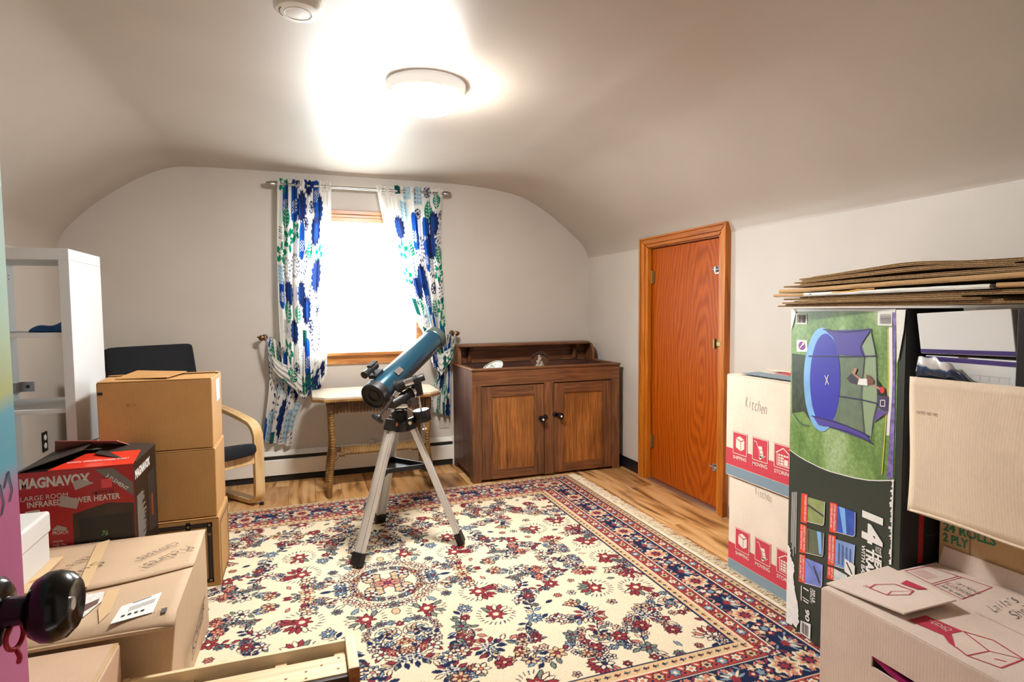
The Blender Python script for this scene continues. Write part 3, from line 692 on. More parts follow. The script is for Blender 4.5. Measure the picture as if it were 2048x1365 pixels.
    for off in (.135, .222):
        def sm(x, y, an, k, off=off):
            col = [CR, CO, TN, SG, LB, RD][(k*5) % 6]; R.leaf(x, y, an+(.9 if k % 2 else -.9), .032, .0085, col)
            if k % 3 == 0: R.polar(x, y, .010, 5, .2, an, CO)
        along(off, .024, sm)
    # hand-knotted unevenness
    rs = np.random.RandomState(3); R.a *= (1+rs.normal(0, .05, R.a.shape[:2])[..., None]).astype(np.float32)
    lo = rs.normal(0, .045, (Ht.__int__()*6+6, 1)); R.a = np.clip(R.a, 0.005, 1)
    xs_ = X0+R.X; ys_ = Y0+R.Y
    z = .009+.0006*np.sin(xs_*9)*np.cos(ys_*7)
    z += .0*np.exp(-((ys_-(Y0+.30))/.05)**2)*np.exp(-((xs_-1.16)/.13)**2)
    edge = (dd < .004); z[edge] = .001
    V = np.stack([xs_, ys_, z], -1)
    rug = thing('persian_rug', 'cream Persian rug with red and navy floral border', 'rug', ((X0+X1)/2, (Y0+Y1)/2, 0))
    V[..., 0] -= rug.location.x; V[..., 1] -= rug.location.y
    np_mesh('pile', V, R.w-1, R.h-1, R.a, vcol_mat('wool_pile', 0.95, bscale=700, bump=.35, sheen=.0), rug)
    # fringe along the short end by the closet door
    fb = MB(); M_FR = mat('cotton_fringe', '#e9dcc2', .9, var=.12, vscale=60)
    fb.box(X1, X1+.012, Y0+.01, Y1-.01, .0005, .006); fb.build('end_band', M_FR, rug)
    fr = MB(); r2 = random.Random(8); y = Y0+.012
    while y < Y1-.012:
        ln = r2.uniform(.040, .072); dr = r2.uniform(-.022, .022); wv = r2.uniform(-.012, .012)
        P = [Vector((X1+.010+ln*t_, y+dr*t_+wv*math.sin(t_*5), .004+.006*math.sin(t_*3.0)*r2.uniform(.3, 1))) for t_ in (0, .35, .7, 1)]
        for a_, b_ in zip(P[:-1], P[1:]):
            w2 = .0017; fr.add([a_+Vector((0, -w2, 0)), a_+Vector((0, w2, 0)), b_+Vector((0, w2, 0)), b_+Vector((0, -w2, 0)), a_+Vector((0, 0, .0025)), b_+Vector((0, 0, .0025))], [(0, 4, 5, 3), (4, 1, 2, 5)])
        y += r2.uniform(.0022, .0042)
    o = fr.build('fringe', M_FR, rug); o['kind'] = 'stuff'
make_rug()

# ================================================================== CURTAINS
M_CURT = vcol_mat('printed_cotton', 0.9, translucent=0.45, bscale=500, bump=.12)
def curtain_canvas(seed):
    rn = random.Random(seed); Wc, Hc = 1.1, 2.4
    WH, BL, NVY, GR, LBL, TE = [c(h) for h in ('#f1efea', '#1d4f9f', '#25305c', '#128a6c', '#b9d3e0', '#1f6d5d')]
    C_ = Canvas(Wc, Hc, .004, WH)
    def motif(x, y, s, k):
        if k == 0: # tall rounded blue block with white dots
            C_.rect(x-s*.45, y-s*.9, x+s*.45, y+s*.9, BL); C_.polar(x, y+s*.9, s*.45, col=BL); C_.polar(x, y-s*.9, s*.45, 12, .06, 0, BL)
            for i in range(4):
                for j in range(4): C_.polar(x-s*.25+i*s*.17, y-s*.7+j*s*.2+(i % 2)*s*.1, s*.06, col=WH)
        elif k == 1: # scalloped navy bush
            C_.polar(x, y, s*.75, 14, .10, 0, NVY, sy=1.35)
            for i in range(9): C_.stroke([(x-s*.6+i*s*.15, y-s*.5), (x-s*.6+i*s*.15, y+s*.55)], .006, BL)
        elif k == 2: # green leaf with veins
            C_.leaf(x, y, 1.4, s*1.7, s*1.1, GR); C_.stroke([(x-.1*s, y-s*.8), (x+.1*s, y+s*.8)], .007, WH)
            for i in range(5):
                yy = y-s*.5+i*s*.24; C_.stroke([(x, yy), (x+s*.32, yy+s*.15)], .006, WH); C_.stroke([(x, yy), (x-s*.32, yy+s*.15)], .006, WH)
        elif k == 3: # radiating seeds
            for i in range(16):
                a = i*2*PI/16; C_.leaf(x+math.cos(a)*s*.62, y+math.sin(a)*s*.8, a, s*.36, s*.13, NVY)
            for i in range(10):
                a = i*2*PI/10; C_.leaf(x+math.cos(a)*s*.3, y+math.sin(a)*s*.42, a, s*.2, s*.09, BL)
        elif k == 4: # ringed wheel
            C_.polar(x, y, s*.42, col=NVY); C_.polar(x, y, s*.33, col=WH); C_.polar(x, y, s*.24, 8, .5, 0, NVY)
        elif k == 5: # flower green
            C_.polar(x, y, s*.62, 5, .35, rn.uniform(0, 3), GR); C_.polar(x, y, s*.26, 7, .4, 0, WH)
        elif k == 6: # pale patch with drops
            C_.rect(x-s*.5, y-s*.8, x+s*.5, y+s*.8, LBL)
            for i in range(3):
                for j in range(5): C_.leaf(x-s*.32+i*s*.32, y-s*.6+j*s*.3, 1.2, s*.18, s*.08, NVY)
        elif k == 7: # fine dots
            for i in range(6):
                for j in range(6): C_.polar(x-s*.4+i*s*.15, y-s*.4+j*s*.15, .005, col=NVY)
        else: # green striped house
            C_.rect(x-s*.4, y-s*.6, x+s*.4, y+s*.6, TE)
            for i in range(6): C_.stroke([(x-s*.4, y-s*.5+i*s*.2), (x+s*.4, y-s*.5+i*s*.2)], .006, NVY)
    P = []; order = [0, 3, 2, 1, 5, 4, 0, 8, 3, 6, 1, 4, 2, 0, 7, 5]
    for _ in range(2500):
        x, y = rn.uniform(.04, .80), rn.uniform(.03, 2.37)
        if all(math.hypot((x-u)*1.0, (y-v)) > .140 for u, v in P): P.append((x, y))
    for i, (x, y) in enumerate(P): motif(x, y, rn.uniform(.098, .130), order[(i*7+rn.randrange(3)) % len(order)])
    return C_
def interp(tab, t):
    n = len(tab)-1; i = min(int(t*n), n-1); f = t*n-i; f = f*f*(3-2*f) if False else f
    return [a+(b_-a)*f for a, b_ in zip(tab[i], tab[i+1])]
def smooth_tab(pts, n=24): return [(p.x, p.z) for p in bez([(x, 0, z) for x, z in pts], n)]
def make_curtain(name, label, outer, inner, bottom, tl, trr, seed, hookx, white_frac):
    """outer/inner edge polylines (x,z), bottom curve outer->inner, tail left/right edges"""
    cv = curtain_canvas(seed); Y = 4.322; V = []; Cc = []
    outer, inner, bottom, tl, trr = [smooth_tab(p) for p in (outer, inner, bottom, tl, trr)]
    rn = random.Random(seed+5); ph = rn.uniform(0, 6)
    nu, nv = 150, 300
    def smp(u, vv):
        iy = min(cv.h-1, max(0, int(vv/cv.px))); ix = min(cv.w-1, max(0, int(u/cv.px))); return cv.a[iy, ix]
    for j in range(nv+1):
        v = j/nv; ox, oz = interp(outer, v); ix, iz = interp(inner, v)
        for i in range(nu+1):
            u = i/nu; uu = u+.018*math.sin(u*2*PI*5+ph)*(1 if v < .8 else (1-v)*5)
            x = ox+(ix-ox)*uu
            zt = 2.092+.006*math.sin(u*60+ph)*max(0, 1-v*20); zb = interp(bottom, u)[1]
            bx = interp(bottom, u)[0]; k = max(0, (v-.72)/.28)**2; x = x*(1-k)+bx*k
            z = zt+(zb-zt)*v
            A = (.016+.012*v)*(1-.35*max(0, (v-.8)/.2))
            fold = A*math.sin(u*2*PI*6.5+ph+.7*math.sin(v*4))+.007*math.sin(u*2*PI*15+1.3+v*3)
            if v < .05: fold = fold*.55+.006*math.sin(u*2*PI*26)
            bel = -.035*math.sin(min(1, v)*PI*.9)*0-.045*max(0, (v-.70)/.30)**1.5
            V.append((x, Y+fold+bel, z)); Cc.append(smp(1.05*uu, 2.38-(2.38-.75)*v-(0.05*u)))
    o = thing(name, label, 'curtain', (hookx, ROOM_D, .25), group=None)
    V = np.array(V)-np.array(o.location)
    np_mesh('drape', V, nu, nv, Cc, M_CURT, o)
    # the end of the panel drawn over the holdback and hanging below it
    V = []; Cc = []; nu, nv = 90, 150
    for j in range(nv+1):
        v = j/nv; ax, az = interp(tl, v); bx, bz = interp(trr, v)
        for i in range(nu+1):
            u = i/nu; uu = u+.03*math.sin(u*2*PI*3.5+ph)
            x = ax+(bx-ax)*uu; z = az+(bz-az)*u
            fold = (.008+.014*v)*math.sin(u*2*PI*3.2+ph+1.6*v)+.004*math.sin(u*2*PI*9+v*4)
            V.append((x, Y+.040+fold-.018*math.sin(v*PI), z)); Cc.append(smp(.1+.8*u, max(0, .72-.7*v)))
    V = np.array(V)-np.array(o.location); np_mesh('tail', V, nu, nv, Cc, M_CURT, o)
    # swagged fold wrapping from the drape bottom up to the holdback
    V = []; Cc = []; nu, nv = 90, 40; bxm = smooth_tab([(hookx+.01, 1.0), ((hookx*.45+bottom[0][0]*.55), (1.0+bottom[len(bottom)//4][1])/2-.035), (bottom[len(bottom)//4][0], bottom[len(bottom)//4][1]+.015), (bottom[len(bottom)//2][0], bottom[len(bottom)//2][1]+.01), (bottom[-1][0], bottom[-1][1]+.05)])
    for j in range(nv+1):
        v = j/nv
        for i in range(nu+1):
            u = i/nu; x, z = interp(bxm, u); wdt = .055+.10*math.sin(min(1, u*1.15)*PI*.62)**1.2
            V.append((x, Y-.030-.035*math.sin(u*PI)*math.sin(v*PI)**.6+.010*math.sin(v*22+u*5), z-wdt*.25+wdt*v)); Cc.append(smp(.15+.7*u, .62+.2*v))
    V = np.array(V)-np.array(o.location); np_mesh('swag', V, nu, nv, Cc, M_CURT, o)
    return o
make_curtain('curtain', 'blue and green printed curtain on the left side of the window',
    [(-.140, 2.09), (-.150, 1.70), (-.156, 1.35), (-.155, 1.02), (-.150, .82)], [(.212, 2.09), (.200, 1.70), (.172, 1.35), (.162, 1.00), (.150, .86)],
    [(-.150, .80), (-.090, .685), (.0, .620), (.085, .645), (.140, .76)],
    [(-.225, 1.02), (-.235, .90), (-.230, .70), (-.262, .46), (-.290, .285)], [(-.150, .97), (-.060, .70), (-.010, .60), (-.075, .42), (-.110, .245)], 21, -.262, True)
make_curtain('curtain', 'blue and green printed curtain on the right side behind the telescope',
    [(1.012, 2.07), (.990, 1.75), (1.000, 1.35), (1.005, 1.05), (1.010, .93)], [(.520, 2.08), (.575, 1.80), (.640, 1.45), (.765, 1.12), (.880, .90)],
    [(1.015, .86), (.985, .76), (.945, .735), (.905, .76), (.880, .83)],
    [(1.00, 1.00), (.950, .80), (.925, .66), (.880, .52), (.895, .42)], [(1.062, 1.01), (1.046, .82), (1.046, .66), (1.043, .52), (1.036, .375)], 34, 1.062, False)
# rod and holdbacks
M_NICK = mat('brushed_nickel', '#a9a7a3', 0.3, 0.95); M_BRONZE = mat('bronze_knob', '#6b4a2c', 0.35, 0.7)
rd = thing('curtain_rod', 'brushed metal curtain rod above the window', 'curtain rod', (.42, 4.33, 2.058))
MB().cyl((-.165, 4.332, 2.058), (1.01, 4.332, 2.058), .011, 16).build('rod', M_NICK, rd, smooth=True)
for s_, x in ((-1, -.165), (1, 1.01)):
    MB().lathe([(0, -.004), (.016, -.004), (.019, .004), (.019, .030), (.014, .034), (.014, .048), (.010, .052), (0, .052)], (x, 4.332, 2.058), (s_, 0, 0), 24).build('finial', M_NICK, rd, smooth=True)
for x in (-.125, .98): MB().bar((x, 4.332, 2.056), (x, ROOM_D, 2.045), .012, .022).build('bracket', M_NICK, rd)
for x, lab in ((-.262, 'bronze holdback knob beside the left curtain'), (1.075, 'bronze holdback knob beside the right curtain')):
    hb = thing('curtain_holdback', lab, 'knob', (x, ROOM_D, 1.0), group='curtain holdback knobs')
    sg = -1 if x < 0 else 1
    MB().lathe([(0, 0), (.022, 0), (.020, .006), (.007, .010), (.006, .085), (.012, .088), (.020, .096), (.018, .106), (.008, .112), (0, .114)], (x, ROOM_D, 1.012), (sg*.15, -1, 0), 24).build('knob', M_BRONZE, hb, smooth=True)
    MB().tube(bez([(x, ROOM_D-.05, 1.012), (x+sg*.022, ROOM_D-.07, 1.02), (x+sg*.042, ROOM_D-.085, 1.016)], 5), .005, 8).build('hook', M_BRONZE, hb, smooth=True)
# ================================================================== DRY SINK CABINET
WB = [c(h) for h in ('#4c2e1b', '#7b4d2d', '#95633a')]
M_CABV = wood('walnut_cabinet_upright', WB[0], WB[1], WB[2], (70, 70, 3.0), .45, coat=.10, blotch=.45)
M_CABH = wood('walnut_cabinet_level', WB[0], WB[1], WB[2], (3.0, 70, 70), .45, coat=.10, blotch=.35)
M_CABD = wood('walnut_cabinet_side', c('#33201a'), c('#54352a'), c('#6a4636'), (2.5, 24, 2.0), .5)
M_PANEL = wood('worn_honey_panel', c('#64401f'), c('#a3652c'), c('#bf8040'), (75, 75, 3.0), .42, rings=.0, coat=.10, blotch=.5)
CX0, CX1, CF, CB = 1.062, 2.198, 3.81, 4.345
cb = thing('dry_sink_cabinet', 'antique brown wooden dry sink cabinet with two panelled doors', 'cabinet', ((CX0+CX1)/2, (CF+CB)/2, 0))
for x0, x1 in ((CX0, CX0+.02), (CX1-.02, CX1)):
    b = MB().prism([(CF+.02, .0), (CF+.07, .0), (CF+.10, .045), (CB-.10, .045), (CB-.07, 0), (CB, 0), (CB, .775), (CF+.02, .775)], (x0, 0, 0), (0, 1, 0), (0, 0, 1), .02); b.build('side_panel', M_CABD, cb)
MB().box(CX0+.02, CX1-.02, CB-.015, CB, .05, .775).build('back_panel', M_CABD, cb)
MB().box(CX0+.02, CX1-.02, CF+.022, CB-.015, .05, .065).build('bottom_board', M_CABD, cb)
MB().box(CX0+.02, CX1-.02, CF+.022, CB-.015, .690, .703).build('sink_well', M_CABH, cb)
# face frame
b = MB().prism([(CX0, 0), (CX0+.052, 0), (CX0+.075, .035), (CX0+.066, .035), (CX0+.066, .671), (CX0, .671)], (0, CF+.022, 0), (1, 0, 0), (0, 0, 1), .022); b.build('stile', M_CABV, cb)
b = MB().prism([(CX1-.066, .035), (CX1-.075, .035), (CX1-.052, 0), (CX1, 0), (CX1, .671), (CX1-.066, .671)], (0, CF+.022, 0), (1, 0, 0), (0, 0, 1), .022); b.build('stile', M_CABV, cb)
MB().box(1.592, 1.666, CF, CF+.022, .012, .671).build('stile', M_CABV, cb)
MB().box(CX0, CX1, CF, CF+.022, .671, .775).build('top_rail', M_CABH, cb)
b = MB().box(CX0-.006, CX1+.006, CF-.010, CF+.028, .775, .790).box(CX0-.006, CX0+.026, CF+.028, CB, .775, .790).box(CX1-.026, CX1+.006, CF+.028, CB, .775, .790); b.build('rim_moulding', M_CABH, cb, bevel=.005, seg=3)
def cab_door(x0, x1, kx, kz, side):
    z0, z1 = .018, .663; sw = .075; yf = CF-.002
    d = MB().box(x0+sw-.006, x1-sw+.006, yf+.010, yf+.016, z0+.060, z1-.068).build('door', M_PANEL, cb)
    for a, e in ((x0, x0+sw), (x1-sw, x1)): MB().box(a, e, yf, yf+.020, z0, z1).build('door_stile', M_CABV, d, bevel=.0015)
    for a, e in ((z0, z0+.064), (z1-.072, z1)): MB().box(x0+sw, x1-sw, yf+.001, yf+.020, a, e).build('door_rail', M_CABH, d, bevel=.0015)
    MB().lathe([(0, 0), (.020, 0), (.019, .005), (.009, .009), (.009, .020), (.021, .025), (.024, .032), (.019, .040), (.006, .043), (0, .043)], (kx, yf, kz), (0, -1, 0), 28).build('knob', M_BLK, d, smooth=True)
    MB().lathe([(0, .0425), (.0075, .043), (.006, .047), (0, .048)], (kx, yf, kz), (0, -1, 0), 16).build('knob_eye', mat('porcelain_white', '#f0ede6', .3), d, smooth=True)
    MB().lathe([(0, 0), (.019, 0), (.017, .008), (0, .009)], (kx+side*.032, yf+.001, kz+.010), (0, -1, 0), 20).build('turn_button', M_BLK, d, smooth=True)
    hx = x0-.001 if side > 0 else x1-.003
    for hz in (.14, .56): MB().box(hx, hx+.004, yf-.001, yf+.004, hz-.035, hz+.035).build('hinge', M_BRONZE, d)
cab_door(1.130, 1.588, 1.566, .416, 1); cab_door(1.670, 2.130, 1.706, .430, -1)
# splashback with scrolled ends, shelf and brackets
MB().box(CX0+.026, CX1-.03, CB-.020, CB, .785, .915).build('splashback', M_CABH, cb)
for x0 in (CX0+.004, CX1-.032):
    pf_ = [(CB, .790), (CB, .915), (CB-.06, .925), (CB-.115, .915), (CB-.150, .885), (CB-.160, .845), (CB-.158, .790)]
    MB().prism(pf_[::-1], (x0, 0, 0), (0, 1, 0), (0, 0, 1), .022).build('splash_end', M_CABV, cb, bevel=.002)
sh = [(CX0+.000, CB), (CX0+.0, CB-.10), (CX0+.02, CB-.145), (CX0+.06, CB-.165), (CX1-.09, CB-.165), (CX1-.05, CB-.145), (CX1-.03, CB-.10), (CX1-.03, CB)]
MB().prism(sh, (0, 0, .915), (1, 0, 0), (0, 1, 0), .018).build('splash_shelf', M_CABH, cb, bevel=.004)
for x0 in (1.165, 2.045):
    pf_ = [(CB-.021, .915), (CB-.13, .915), (CB-.12, .890), (CB-.07, .868), (CB-.06, .83), (CB-.05, .795), (CB-.021, .795)]
    MB().prism(pf_[::-1], (x0, 0, 0), (0, 1, 0), (0, 0, 1), .024).build('bracket', M_CABV, cb, bevel=.002)
# snow globe and stone dish standing in the well
t = NT('clear_glass'); t.b.inputs['Transmission Weight'].default_value = 1.0; t.b.inputs['Roughness'].default_value = 0.0; t.b.inputs['IOR'].default_value = 1.18; t.b.inputs['Base Color'].default_value = (.97, .98, .98, 1); M_CLEAR = t.m
sg = thing('snow_globe', 'clear glass globe with a white figure inside on the cabinet', 'snow globe', (1.685, 4.12, .703))
MB().lathe([(0, 0), (.052, 0), (.054, .008), (.048, .03), (.044, .04), (0, .04)], (1.685, 4.12, .703), n=28).build('base', M_CABV, sg, smooth=True)
MB().lathe([(.001, .040)]+[(.068*math.sin(a), .105-.068*math.cos(a)) for a in [.25+i*(PI-.25)/18 for i in range(18)]]+[(0, .173)], (1.685, 4.12, .703), n=32).build('globe', M_CLEAR, sg, smooth=True, angle=180)
fg = MB().lathe([(0, .042), (.030, .043), (.026, .058), (.012, .066), (.006, .075), (0, .076)], (1.685, 4.12, .703), n=16)
for dx_, hz, rr in ((-.014, .098, .013), (.012, .092, .012), (0, .118, .014), (-.004, .135, .009), (.018, .074, .014), (-.02, .072, .013)):
    fg.lathe([(0, -rr*1.3), (rr*.8, -rr*.6), (rr, 0), (rr*.7, rr*.7), (0, rr)], (1.685+dx_, 4.12+dx_*.4, .703+hz-.006), (.2, .1, 1), 10)
fg.build('figure', mat('white_figure', '#ece9e4', .5), sg, smooth=True)
t = NT('abalone_shell'); nz = t.n('ShaderNodeTexNoise'); nz.inputs['Scale'].default_value = 18; nz.inputs['Distortion'].default_value = 2; t.l(t.coords(), nz.inputs['Vector'])
t.l(t.ramp(nz.outputs[0], [(.3, c('#6d8b80')), (.45, c('#d9e2dc')), (.6, c('#f1efe8')), (.75, c('#87908a'))]), t.b.inputs['Base Color']); t.b.inputs['Roughness'].default_value = .25; M_SHELL = t.m
sl = MB()
def shf(u, v):
    a = u*2*PI; r = math.sin(v*PI/2); return (1.272+.085*r*math.cos(a), 4.02+.035*r*math.sin(a)+.03*math.cos(v*PI/2), .703+.064+.054*r*math.sin(a)*.75+.036*r*math.cos(a))
sl.grid(shf, 28, 8); tag(sl.build('seashell', M_SHELL, smooth=True, angle=180), 'pale iridescent shell dish leaning in the cabinet top', 'shell')
o = bpy.data.objects['seashell']; sm_ = o.modifiers.new('thick', 'SOLIDIFY'); sm_.thickness = .004

# ================================================================== WICKER TABLE
def wicker_mat(name, a, b_, d_):
    t = NT(name); wv = t.n('ShaderNodeTexWave', wave_type='BANDS', bands_direction='DIAGONAL'); wv.inputs['Scale'].default_value = 60; wv.inputs['Distortion'].default_value = 1.5
    t.l(t.coords(), wv.inputs['Vector']); nz = t.n('ShaderNodeTexNoise'); nz.inputs['Scale'].default_value = 14; t.l(t.coords(), nz.inputs['Vector'])
    mx = t.n('ShaderNodeMix', data_type='FLOAT'); mx.inputs[0].default_value = .6; t.l(wv.outputs['Fac'], mx.inputs[2]); t.l(nz.outputs[0], mx.inputs[3])
    t.l(t.ramp(mx.outputs[0], [(.2, a), (.5, b_), (.8, d_)]), t.b.inputs['Base Color']); t.b.inputs['Roughness'].default_value = .42; t.b.inputs['Metallic'].default_value = .15; t.bump(wv.outputs['Fac'], .5, .004); return t.m
M_WICK = wicker_mat('gilded_wicker', c('#4d3519'), c('#865f2f'), c('#b08a4c')); M_WICKD = wicker_mat('brown_wicker', c('#3c2a1c'), c('#74543a'), c('#9c7b5a'))
tb = thing('wicker_table', 'small gilded wicker table with a pale top under the window', 'table', (.45, 4.05, 0))
TX0, TX1, TY0, TY1 = .035, .850, 3.80, 4.275; ch = .075
tp = [(TX0+ch, TY0), (TX1-ch, TY0), (TX1, TY0+ch), (TX1, TY1-ch), (TX1-ch, TY1), (TX0+ch, TY1), (TX0, TY1-ch), (TX0, TY0+ch)]
MB().prism(tp, (0, 0, .636), (1, 0, 0), (0, 1, 0), .016).build('table_top', mat('pale_varnished_top', '#cbbba4', .22, var=.06, vscale=5, Coat_Weight=.4), tb, bevel=.003)
tp2 = [(x+(.006 if x > .44 else -.006), y+(.006 if y > 4.04 else -.006)) for x, y in tp]
MB().prism(tp2, (0, 0, .620), (1, 0, 0), (0, 1, 0), .018).build('top_edge', M_WICK, tb, bevel=.005)
for x0, x1, y0, y1 in ((.15, .77, 3.865, 3.885), (.15, .77, 4.19, 4.21), (.14, .16, 3.875, 4.20), (.76, .78, 3.875, 4.20)):
    b = MB().box(x0, x1, y0, y1, .535, .622)
    b.build('apron', M_WICKD, tb, bevel=.004)
wl = MB()
for k in range(30): x = .155+k*.0208; wl.tube([(x, 3.863, .535), (x, 3.860, .58), (x, 3.863, .622)], .0062, 6)
wl.build('apron_weave', M_WICKD, tb, smooth=True)['kind'] = 'stuff'
ring = lambda r0: (lambda t_: r0*(1+.10*math.sin(t_*2*PI*44)))
for lx, ly, fx, fy in ((.148, 3.872, .122, 3.862), (.770, 3.872, .792, 3.862), (.148, 4.200, .122, 4.235), (.770, 4.200, .792, 4.235)):
    P = bez([(lx, ly, .622), (lx, ly, .50), (lx+.006*(1 if lx < .4 else -1), ly, .30), ((lx+fx)/2, (ly+fy)/2, .14), (fx, fy, .0)], 60)
    l_ = MB().tube(P, .0165, 10, rf=ring(.0165)).build('leg', M_WICK, tb, smooth=True, angle=180)
    MB().tube([(lx, ly, .535+i*.012) for i in range(7)], .021, 12, rf=lambda t_: .021*(1+.12*math.sin(t_*40))).build('leg_collar', M_WICKD, l_, smooth=True, angle=180)
st = MB()
st.grid(lambda u, v: (.205+.50*u, 3.965+.145*v, .250+.030*math.cos((v-.5)*PI)+.0035*abs(math.sin(u*PI*26))), 208, 10); s_ = st.build('stretcher_shelf', M_WICK, tb, smooth=True, angle=180)
s_.modifiers.new('thick', 'SOLIDIFY').thickness = .012
for x, y in ((.205, 3.972), (.705, 3.972), (.205, 4.105), (.705, 4.105)):
    k = MB(); k.tube([(x-.03+.008*i, y-.006 if y < 4 else y+.006, .25) for i in range(8)], .016, 10, rf=lambda t_: .017*(1+.18*math.sin(t_*25))); k.build('shelf_knot', M_WICKD, tb, smooth=True, angle=180)
for y0, y1, lx in ((3.972, 3.868, .13), (4.105, 4.225, .13), (3.972, 3.868, .785), (4.105, 4.225, .785)):
    MB().cyl((.20 if lx < .4 else .71, y0, .25), (lx, y1, .20), .009, 8).build('shelf_brace', M_WICKD, tb, smooth=True)

# ================================================================== TELESCOPE
M_ALU = mat('anodised_aluminium', '#d6d4cf', .35, .35); M_ALUD = mat('aluminium_groove', '#9b9892', .4, .4); M_CHROME = mat('chrome', '#d8d9dc', .12, 1.0); M_BPL = mat('black_moulded_plastic', '#101012', .48)
M_TUBE = mat('teal_metallic_tube', '#0a4257', .24, .45, Coat_Weight=.6, Coat_Roughness=.12)
HX, HYY = .441, 2.945
ts = thing('telescope', 'teal reflector telescope on an aluminium tripod standing on the rug', 'telescope', (HX, HYY, .0098))
feet = [(.198, 2.735, .0175), (.368, 3.275, .0175), (.722, 2.820, .0175)]
for fx, fy, fz in feet:
    dv = Vector((fx-HX, fy-HYY, 0)).normalized(); a = Vector((HX, HYY, .622))+dv*.062; e = Vector((fx, fy, fz)); ax = (e-a).normalized()
    sd_ = dv.cross(Vector((0, 0, 1))).normalized(); nr = ax.cross(sd_).normalized()
    leg = MB().obox((a*.48+e*.52), ax, sd_, nr, (e-a).length*.46, .011, .010).build('leg', M_ALU, ts, bevel=.002)
    g = MB()
    for k in (-1, 1): g.obox(a*.5+e*.5+sd_*k*.0185, ax, sd_, nr, (e-a).length*.485, .0075, .0125)
    g.build('leg_rail', M_ALU, leg, bevel=.003)
    g = MB()
    for k in (-1, 1):
        for q in (-1, 1): g.obox(a*.5+e*.5+sd_*k*.0185+nr*q*.0125, ax, sd_, nr, (e-a).length*.48, .0016, .0006)
    g.build('leg_groove', M_ALUD, leg)
    MB().obox(e-ax*.028, ax, sd_, nr, .030, .030, .017).build('foot', M_BPL, leg, bevel=.004)
    MB().cyl(e-ax*.045+sd_*.028, e-ax*.045+sd_*.046, .007, 10).build('foot_screw', M_BPL, leg, smooth=True)
    b = MB().obox(a+Vector((0, 0, .004)), ax, sd_, nr, .028, .031, .020); b.build('leg_clamp', M_BPL, leg, bevel=.005)
    MB().cyl(a+sd_*-.036+Vector((0, 0, .012)), a+sd_*.036+Vector((0, 0, .012)), .009, 12).build('pivot_bolt', M_CHROME, leg, smooth=True)
    c_ = a+(e-a)*.40
    MB().bar(Vector((HX, HYY, .402))+dv*.10, c_+Vector((0, 0, -.004)), .02, .010).build('tray_arm', M_BPL, leg)
tri = [Vector(((HX+(f[0]-HX)*.46), (HYY+(f[1]-HYY)*.46), .400)) for f in feet]
tri = [tri[0], tri[2], tri[1]]
ctr = sum(tri, Vector())/3; inn = [ctr+(p-ctr)*.90+Vector((0, 0, .004)) for p in tri]
M_TRAY = mat('glossy_black_tray', '#0c0d10', .14)
b = MB().add(tri+[p+Vector((0, 0, .006)) for p in tri], [(2, 1, 0), (3, 4, 5), (0, 1, 4, 3), (1, 2, 5, 4), (2, 0, 3, 5)]); ty = b.build('accessory_tray', M_TRAY, ts)
b = MB()
for i in range(3): b.bar(tri[i]+Vector((0, 0, .012)), tri[(i+1) % 3]+Vector((0, 0, .012)), .006, .022)
b.build('tray_rim', M_BPL, ty)
MB().lathe([(0, .0), (.052, .0), (.055, .012), (.055, .045), (.046, .052), (.040, .060), (.040, .095), (.030, .104), (0, .104)], (HX, HYY, .590), n=32).build('mount_base', M_BPL, ts, smooth=True)
# equatorial head
pc = Vector((HX+.005, HYY-.01, .720)); pa = Vector((.48, .42, .50)).normalized()
q1 = Vector((.425, 2.87, .745)); q2 = Vector((.525, 2.90, .800))
MB().cyl((HX, HYY, .69), (HX, HYY, .735), .027, 20).build('azimuth_post', M_CHROME, ts, smooth=True)
MB().cyl((HX-.032, HYY-.02, .722), (HX+.034, HYY-.02, .722), .024, 20).build('latitude_pivot', M_CHROME, ts, smooth=True)
MB().cyl((.395, 2.86, .740), (.505, 2.90, .790), .026, 20).build('polar_housing', M_BPL, ts, smooth=True)
MB().cyl((.490, 2.893, .783), (.512, 2.903, .793), .034, 24).build('setting_circle', M_CHROME, ts, smooth=True)
MB().cyl((.492, 2.87, .745), (.500, 2.85, .742), .020, 16).build('worm_gear', mat('dark_steel', '#5a5a5e', .3, .8), ts, smooth=True)
sa = Vector((.516, 2.89, .845)); se = Vector((.556, 2.89, .600)); sx_ = (se-sa).normalized()
MB().cyl(sa, sa+sx_*.075, .025, 20).build('declination_housing', M_BPL, ts, smooth=True)
MB().cyl(sa-sx_*.012, sa+sx_*.004, .030, 24).build('declination_circle', M_CHROME, ts, smooth=True)
MB().cyl(sa+sx_*.07, se, .0055, 12).build('counterweight_shaft', M_CHROME, ts, smooth=True)
cw = sa+sx_*.180
M_CWT = mat('black_painted_weight', '#1c1c1e', .25, .3)
MB().lathe([(0, -.029), (.040, -.029), (.043, -.025), (.043, .025), (.040, .029), (0, .029)], cw, sx_, 36).build('counterweight', M_CWT, ts, smooth=True)
MB().cyl(cw-sx_*.0292, cw-sx_*.0300, .038, 36).build('weight_face', M_CHROME, ts)
MB().lathe([(0, 0), (.010, 0), (.010, .006), (0, .008)], se, sx_, 12).build('shaft_stop', M_CHROME, ts, smooth=True)
ka = Vector((.402, 2.79, .795)); kb = Vector((.318, 2.76, .700))
MB().cyl(ka, kb, .006, 10).build('slow_motion_cable', mat('dark_steel', '#5a5a5e', .3, .8), ts, smooth=True)
MB().cyl(ka+(ka-kb)*.10, ka-(ka-kb)*.12, .013, 14).build('cable_joint', M_CHROME, ts, smooth=True)
kd = (kb-ka).normalized()
MB().lathe([(0, -.006), (.012, -.006), (.016, .004), (0, .006)], kb, kd, 14).build('knob_stem', M_BPL, ts, smooth=True)
b = MB(); ax = kd; ox = ax.orthogonal().normalized(); oy = ax.cross(ox)
